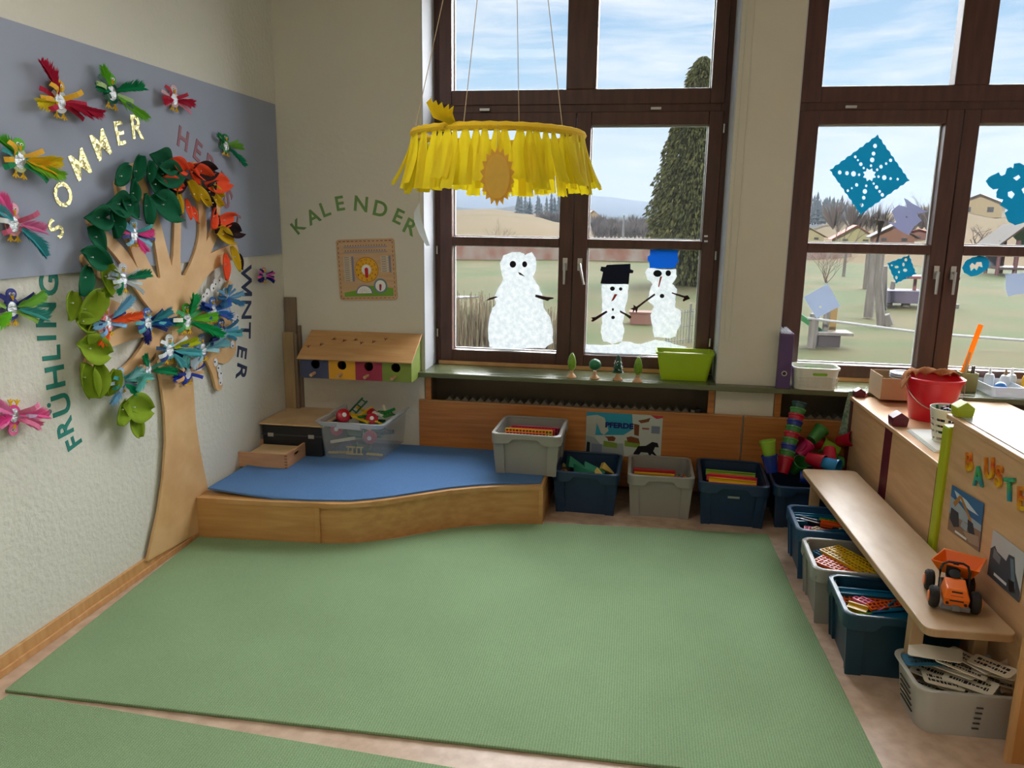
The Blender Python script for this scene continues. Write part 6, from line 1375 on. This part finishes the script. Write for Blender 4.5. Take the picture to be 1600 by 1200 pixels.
# garden wall (old brick and plaster)
m_oldw = mat('old_brick_plaster', (226, 212, 202), .95, rgb2=(206, 150, 132), vscale=.9, bump=.3, bscale=4)
M = MB(); P0, P1 = og_(560, 404), og_(1120, 409)
def wallseg(p0, p1, h, t_=.4):
    d = (p1-p0).normalized(); n_ = V3((-d.y, d.x, 0))*t_
    return MB().loft([[tuple(p0), tuple(p1), tuple(p1+n_), tuple(p0+n_)], [tuple(p0+V3((0, 0, h))), tuple(p1+V3((0, 0, h))), tuple(p1+n_+V3((0, 0, h))), tuple(p0+n_+V3((0, 0, h)))]])
tag(obj('garden_wall', wallseg(P0, P1, 1.15), m_oldw), 'old brick and plaster garden wall behind the snowmen', 'wall')
P0, P1 = og_(1180, 408), og_(1330, 405)
tag(obj('garden_wall', wallseg(P0, P1, 1.1), m_oldw), 'pale garden wall at the left behind the snowflake window', 'wall')
# conifer
def conifer():
    base = og_(1078, 446); H = 10.3; t = thing('conifer_tree', 'tall drooping conifer standing in the garden behind the right casement', 'tree', base)
    obj('tree_trunk', MB().tube([(0, 0, 0), (0, 0, H*.9)], [.25, .05], 8), mat('bark_grey', (90, 76, 62), .9), t, smooth=True)
    M = MB(); r = random.Random(3)
    def rad(z):
        s = min(.999, z/H)
        return 2.25*min(1, (s+.06)/.34)**.5*(max(0, 1-s)**.42)*(1-.22*max(0, s-.35)/.65)*(1-.16*math.sin(max(0, s-.72)/.28*PI))
    for i in range(24000):
        z = H*(1-(r.random()**.8)*.985)+.05; a = r.uniform(0, 2*PI); q = rad(z)*(.62+.42*r.random()**.5)*(1+.16*math.sin(a*7+z*3)*math.sin(z*2.2))
        p = V3((q*math.cos(a), q*math.sin(a), z)); L_ = r.uniform(.12, .34)
        d = V3((math.cos(a)*r.uniform(.1, .9), math.sin(a)*r.uniform(.1, .9), -r.uniform(.3, 1.1))).normalized()*L_
        sdv = d.cross(V3((r.uniform(-1, 1), r.uniform(-1, 1), r.uniform(-.4, .4)))).normalized()*r.uniform(.03, .06)
        M.m = 0 if r.random() < .55 else (1 if r.random() < .6 else 2)
        M.add([tuple(p), tuple(p+d*.5+sdv), tuple(p+d), tuple(p+d*.5-sdv)], [(0, 1, 2, 3)])
    M.m = 1
    M.loft([[(rad(H*s)*.6*math.cos(2*PI*j/14), rad(H*s)*.6*math.sin(2*PI*j/14), H*s) for j in range(14)] for s in (.02, .1, .25, .45, .65, .8, .93, .98)])
    obj('foliage', M, [mat('conifer_green', (110, 116, 72), .9, spec=.1), mat('conifer_dark', (74, 84, 54), .9, spec=.1), mat('conifer_light', (142, 142, 92), .9, spec=.1)], t)
conifer()
# bare branching plants
def bare(name, label, base, H, n, spread, rgb, seed, grp=None, r0_=.03, depth=3):
    r = random.Random(seed); M = MB()
    def grow(p, d, L_, rd, lv):
        q = p+d*L_*.5+V3((r.uniform(-.04, .04), r.uniform(-.04, .04), 0))*L_; e = p+d*L_
        M.tube([p, q, e], [rd, rd*.8, rd*.55], 4)
        if lv > 0:
            for k in range(3 if lv > 1 else 4):
                nd = (d+V3((r.uniform(-1, 1), r.uniform(-1, 1), r.uniform(-.25, .6)))*spread).normalized(); grow(e if k else q, nd, L_*r.uniform(.5, .8), rd*.5, lv-1)
    for k in range(n):
        d = V3((r.uniform(-1, 1)*spread, r.uniform(-1, 1)*spread, 1)).normalized(); grow(V3((r.uniform(-.1, .1), r.uniform(-.1, .1), 0)), d, H*.42, r0_, depth)
    t = thing(name, label, 'bush' if 'bush' in name else 'tree', base, grp); obj('branches', M, mat('twig_%d_%d_%d' % rgb, rgb, .9), t)
bare('bare_bush', 'bare reddish bush on the slope at the left of the snowflake window', og_(1290, 442), 2.3, 9, .8, (158, 128, 112), 4, r0_=.02)
bare('bare_bush', 'bare bush poking above the garden wall behind the big snowman', og_(772, 402), 2.9, 8, .8, (150, 130, 112), 5, r0_=.025)
bare('bare_tree', 'crooked bare tree with dense twigs right of the window handles', og_(1535, 404), 3.4, 3, 1.0, (120, 110, 104), 6, r0_=.14, depth=4)
bare('bare_tree', 'slender bare tree behind the orange roofed house', og_(1318, 402), 4.6, 3, .6, (150, 136, 132), 9, r0_=.06, depth=4)
bare('bare_tree', 'thin bare tree behind the lilac tissue star', og_(1440, 402), 6.5, 3, .55, (150, 140, 134), 10, r0_=.07, depth=4)
# houses
def house(px, py, w_, d_, h_, rh, wallc, roofc, label, rz=0, zb=GZ, nwin=2, dist=None):
    if dist:
        r_ = fw+RT*((px-800)/FPX)-UP*((py-600)/FPX); r_ = r_*(dist/math.hypot(r_.x, r_.y)); base = CAM+r_
    else: base = og_(px, py, zb)
    t = thing('house', label, 'house', Matrix.Translation(base) @ RZ(rz-az(px)) @ Matrix.Scale(.62 if dist and dist < 200 else .8, 4))
    obj('house_walls', MB().prism([(-w_/2, 0), (w_/2, 0), (w_/2, h_), (0, h_+rh), (-w_/2, h_)], -d_, 0, Matrix(((1, 0, 0, 0), (0, 0, -1, 0), (0, 1, 0, 0), (0, 0, 0, 1)))), plain(wallc, .9), t)
    ov = .12*w_
    for s in (-1, 1):
        M = MB().loft([[(0, -ov, h_+rh+.12), (s*(w_/2+ov), -ov, h_-rh*ov/(w_/2)+.12), (s*(w_/2+ov), -ov, h_-rh*ov/(w_/2)), (0, -ov, h_+rh)], [(0, d_+ov, h_+rh+.12), (s*(w_/2+ov), d_+ov, h_-rh*ov/(w_/2)+.12), (s*(w_/2+ov), d_+ov, h_-rh*ov/(w_/2)), (0, d_+ov, h_+rh)]])
        obj('roof', M, mat('roof_%d_%d_%d' % roofc, roofc, .8), t)
    for k in range(nwin):
        x = -w_/4+k*w_/2 if nwin > 1 else 0; obj('house_window', MB().cbox((x, -.03, h_*.55), (w_*.14, .08, h_*.35)), plain((70, 76, 84), .3), t)
house(1336, 380, 7, 7, 1.0, 2.2, (210, 206, 150), (206, 92, 60), 'small yellow house with an orange red gable roof behind the big snowflake', .12, dist=100)
house(1396, 382, 6, 5, 1.4, 1.7, (168, 120, 96), (96, 88, 84), 'brown gabled hut right of the tall grey post', .15, dist=88)
house(1263, 378, 6, 6, 1.3, 1.6, (216, 208, 160), (190, 170, 130), 'pale yellow house at the left edge of the snowflake window', .1, dist=110)
house(1434, 377, 6, 4, 1.2, .9, (170, 120, 110), (196, 84, 70), 'low house with red roof below the lilac tissue star', .0, dist=100, nwin=1)
house(1382, 374, 5, 4, 1.2, .5, (216, 176, 160), (216, 216, 220), 'flat pinkish house behind the tall grey post', .0, dist=120, nwin=1)
house(1528, 340, 14, 10, 5, 3, (228, 206, 160), (150, 130, 124), 'cream farmhouse on the hill in the right casement', -.1, dist=260)
house(867, 349, 12, 9, 5, 3, (240, 214, 150), (206, 170, 120), 'bright cream village house at the far right of the left casement', .3, dist=380)
house(850, 350, 10, 8, 3, 2.5, (226, 196, 170), (200, 160, 130), 'pale village house left of the bright cream one', -.2, dist=420)
house(926, 349, 8, 8, 3.5, 3, (240, 206, 150), (214, 170, 120), 'small bright house below the blue hills beside the middle stile', .2, dist=330)
# playground
m_post = wood('weathered_post', (170, 164, 158), (140, 134, 128), .9, (3, 3, .5), 3)
def rpost(name, label, P, rad, grp=None, rgb=None):
    base = P[0]; t = thing(name, label, 'post', base, grp)
    obj('post_shaft', MB().tube([p-base for p in P], rad, 10), m_post, t, smooth=True); return t
def upto(base, px, py):     # point above ground at the depth of base seen at px, py
    return YP(base.y).hit(px, py)
b1 = og_(1364, 496); rpost('wooden_post', 'thick grey weathered post, left one of the forked playground pair', [b1+V3((-.15, 0, 0)), upto(b1, 1367, 400), upto(b1, 1377, 345)], [.15, .13, .11], 'tall playground posts')
b1 = og_(1377, 508); rpost('wooden_post', 'leaning grey weathered post, right one of the forked playground pair', [b1, upto(b1, 1372, 440), upto(b1, 1378, 395)], [.13, .11, .09], 'tall playground posts')
b1 = og_(1388, 508); rpost('wooden_post', 'short grey post stump beside the forked posts', [b1+V3((0, 0, 0)), upto(b1, 1383, 492)], [.17, .14], 'tall playground posts')
b1 = og_(1381, 485); rpost('wooden_post', 'middle height grey post with knob under the small turquoise snowflake', [b1, upto(b1, 1383, 416)], [.10, .08], 'tall playground posts')
b1 = og_(1352, 452); rpost('wooden_post', 'dark leaning post behind the forked pair', [b1, upto(b1, 1358, 385)], [.12, .10], 'tall playground posts')
b1 = og_(1318, 432); rpost('wooden_post', 'slim bluish grey post standing behind the bare bush', [b1, upto(b1, 1322, 390)], [.09, .08], 'tall playground posts')
b1 = og_(1390, 476); rpost('wooden_post', 'forked pale post beside the lilac platform', [b1, upto(b1, 1396, 440)], [.10, .08], 'tall playground posts')
dk_ = og_(1415, 478); pl = thing('play_platform', 'low violet grey play platform on posts right of the forked posts', 'platform', dk_)
m_vio = plain((130, 122, 150), .8)
a_, b_ = upto(dk_, 1372, 452)-dk_, upto(dk_, 1442, 453)-dk_
obj('platform_deck', MB().box((a_.x, -.6, a_.z-.45), (b_.x, .6, a_.z)), m_vio, pl)
for x in (-.1, 1.6): obj('platform_leg', MB().tube([(x, -.3, 0), (x, -.3, a_.z-.45)], .16, 8), m_post, pl, smooth=True)
obj('red_plate', MB().box((-.2, -.5, a_.z+.45), (1.6, .4, a_.z+.55)).box((.2, 0, a_.z), (.3, .1, a_.z+.45)), plain((180, 110, 110)), pl)
# low timber deck with green slide
s1 = og_(1264, 545); dk2 = thing('timber_deck', 'low timber deck beside the green slide at the lower left of the snowflake window', 'deck', s1)
obj('deck_board', MB().box((.18, .0, .34), (1.0, .7, .41)), m_post, dk2); obj('deck_side', MB().box((.18, .05, .05), (.72, .12, .335)), plain((84, 72, 82)), dk2)
for x, z_, rr_ in ((.06, .86, .11), (.40, .95, .07)): obj('deck_post', MB().tube([(x, .3 if x > .1 else .0, 0), (x, .3 if x > .1 else .0, z_)], rr_, 10), m_post, dk2, smooth=True)
obj('orange_board', MB().box((.50, .35, .42), (.66, .40, 1.0)), plain((200, 160, 90)), dk2)
sl_ = thing('green_slide', 'green plastic slide with raised edges at the left of the snowflake window', 'slide', Matrix.Translation(s1+V3((-.42, .45, 0))) @ Matrix.Scale(.55, 4))
M = MB(); rings = []
for k in range(10):
    s = k/9; x = -.4+1.9*s; z = 1.55-1.1*s**1.5+.0; rings.append([(x, -.35, z+.25), (x, -.3, z), (x, .3, z), (x, .35, z+.25), (x, .38, z+.22), (x, .33, z-.05), (x, -.33, z-.05), (x, -.38, z+.22)])
M.loft(rings); obj('slide_chute', M, plastic((60, 170, 100), .4), sl_, smooth=True, ang=40)
obj('slide_hood', MB().loft([[(-.4+.0*q, .5*math.cos(a), .9+.75*math.sin(a)) for a in [PI*k/12 for k in range(13)]] for q in (0,)]+[[(.3, .5*math.cos(a), .9+.75*math.sin(a)) for a in [PI*k/12 for k in range(13)]]], cap0=True, cap1=False, closed=False), plastic((50, 160, 90), .4), sl_, smooth=True)
obj('slide_leg', MB().tube([(-.3, 0, 0), (-.3, 0, 1.45)], .06, 8), m_post, sl_)
# rope
ra, rb = YP(15.1).hit(1262, 497), YP(15.9).hit(1640, 535)
tag(obj('barrier_rope', MB().tube([(ra-ra), (rb-ra)*.5+V3((0, 0, -.08)), (rb-ra)], .035, 6), m_white, mw=Matrix.Translation(ra)), 'taut white rope stretched across the lawn outside', 'rope')
rpost('rope_post', 'short pole carrying the far end of the white rope', [V3((rb.x, rb.y, GZ)), rb], [.06, .06])
# playhouse at the right
hb = og_(1557, 430); phs = thing('playhouse', 'playhouse on pinkish posts with a green and brown gable roof', 'playhouse', hb)
m_pp = plain((150, 104, 112), .8)
tz = upto(hb, 1590, 355).z-hb.z; w3 = upto(hb, 1600, 400).x-hb.x
fz = upto(hb, 1590, 428).z-hb.z
for x, y in ((0, 0), (w3*.72, 0), (w3*1.3, 0), (w3*.1, 2), (w3*1.3, 2), (w3*.75, 2)): obj('playhouse_post', MB().tube([(x, y, 0), (x, y, tz*.72)], .12, 8), m_pp, phs, smooth=True)
rx0, rx1, rxc = -w3*.35, w3*1.75, w3*.75; zr = tz*1.02; ze = tz*.55
for (xa, xb, c_, nm) in ((rx0, rxc, (96, 84, 72), 'brown'), (rxc, rx1, (70, 170, 130), 'green')):
    za, zb_ = (ze, zr) if nm == 'brown' else (zr, ze)
    obj('roof', MB().loft([[(xa, -.6, za), (xb, -.6, zb_), (xb, -.6, zb_+.12), (xa, -.6, za+.12)], [(xa, 2.6, za), (xb, 2.6, zb_), (xb, 2.6, zb_+.12), (xa, 2.6, za+.12)]]), plain(c_, .8), phs)
obj('playhouse_floor', MB().box((0, -.2, .35), (w3*1.4, 2.2, .5)), plain((110, 90, 90)), phs)
obj('playhouse_wall', MB().box((w3*.15, 1.9, .5), (w3*.66, 2.0, tz*.5)), plain((150, 152, 164)), phs)
# beds, path, fence, cane clump seen in the snowman window
q = og_(1000, 508); rbx = thing('brick_planter', 'low reddish box on the lawn between the two right snowmen', 'planter', q)
obj('planter_box', MB().box((-.3, 0, 0), (.75, .5, .33)), plain((176, 124, 108), .9), rbx); obj('planter_rim', MB().box((-.33, -.03, .33), (.78, .53, .38)), plain((160, 110, 96), .9), rbx)
pa = [og_(712, 466), og_(748, 466), og_(712, 482)]
tag(obj('garden_path', MB().prism([(p_.x-3*(i != 1), p_.y) for i, p_ in enumerate(pa)], GZ+.02, GZ+.08), mat('pale_paving', (196, 194, 190), .8)), 'pale paved path triangle left of the big snowman', 'path')
M = MB(); r = random.Random(8); c0 = og_(745, 560)
for k in range(900):
    x = r.uniform(-1.6, 2.2); y = r.uniform(-.5, .8); h_ = r.uniform(.8, 1.45)*(1-.12*max(0, x)); M.tube([(x, y, 0), (x+r.uniform(-.1, .1), y+r.uniform(-.1, .1), h_)], [.012, .006], 3)
g = tag(obj('dry_reeds', M, mat('reed_straw', (176, 156, 124), .9, var=.3, vscale=3), mw=Matrix.Translation(c0)), 'dense clump of dry reeds outside at the left of the big snowman', 'reeds'); g['kind'] = 'stuff'
fp0, fp1 = og_(1040, 540), og_(1110, 532); wf = thing('wire_fence', 'light metal garden fence behind the tall snowman', 'fence', fp0)
dd = fp1-fp0; M = MB()
for k in range(17): p_ = dd*(k/16); M.tube([p_, p_+V3((0, 0, .85))], .012, 5)
for z in (.1, .45, .8): M.tube([V3((0, 0, z)), dd+V3((0, 0, z))], .012, 5)
obj('fence_grid', M, mat('galvanised', (160, 160, 156), .5), wf)
for k in (0, .5, 1): obj('fence_post', MB().tube([dd*k+V3((0, 0, 0)), dd*k+V3((0, 0, 1.0))], .03, 6), mat('galvanised', (160, 160, 156), .5), wf)
lp = og_(972, 407); tag(obj('lamp_pole', MB().tube([(0, 0, 0), (0, 0, 3.4)], .09, 6), plain((170, 176, 184)), mw=Matrix.Translation(lp)), 'thin grey pole in front of the old wall left of the blue hat', 'pole')

# valley haze (real scattering air over the far land)
hz = bpy.data.materials.new('valley_haze'); hz.use_nodes = True; ht = hz.node_tree; ht.nodes.clear()
vs_ = ht.nodes.new('ShaderNodeVolumeScatter'); vs_.inputs['Color'].default_value = (.24, .29, .36, 1); vs_.inputs['Density'].default_value = .00030; vs_.inputs['Anisotropy'].default_value = .2
va_ = ht.nodes.new('ShaderNodeVolumeAbsorption'); va_.inputs['Color'].default_value = (0, 0, 0, 1); va_.inputs['Density'].default_value = .00021
as_ = ht.nodes.new('ShaderNodeAddShader'); ht.links.new(vs_.outputs[0], as_.inputs[0]); ht.links.new(va_.outputs[0], as_.inputs[1]); ht.links.new(as_.outputs[0], ht.nodes.new('ShaderNodeOutputMaterial').inputs['Volume'])
ho = obj('haze', MB().box((-5000, 72, -80), (6500, 6400, 230)), hz); ho['kind'] = 'stuff'; tag(ho, 'thin bluish valley haze over the distant hills', 'haze')
# outdoor copies of the materials, colours darkened to offset the strong sun lamp
ODC = {}
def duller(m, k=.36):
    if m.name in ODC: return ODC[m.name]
    c = m.copy(); c.name = 'outdoor_dimmed_'+m.name
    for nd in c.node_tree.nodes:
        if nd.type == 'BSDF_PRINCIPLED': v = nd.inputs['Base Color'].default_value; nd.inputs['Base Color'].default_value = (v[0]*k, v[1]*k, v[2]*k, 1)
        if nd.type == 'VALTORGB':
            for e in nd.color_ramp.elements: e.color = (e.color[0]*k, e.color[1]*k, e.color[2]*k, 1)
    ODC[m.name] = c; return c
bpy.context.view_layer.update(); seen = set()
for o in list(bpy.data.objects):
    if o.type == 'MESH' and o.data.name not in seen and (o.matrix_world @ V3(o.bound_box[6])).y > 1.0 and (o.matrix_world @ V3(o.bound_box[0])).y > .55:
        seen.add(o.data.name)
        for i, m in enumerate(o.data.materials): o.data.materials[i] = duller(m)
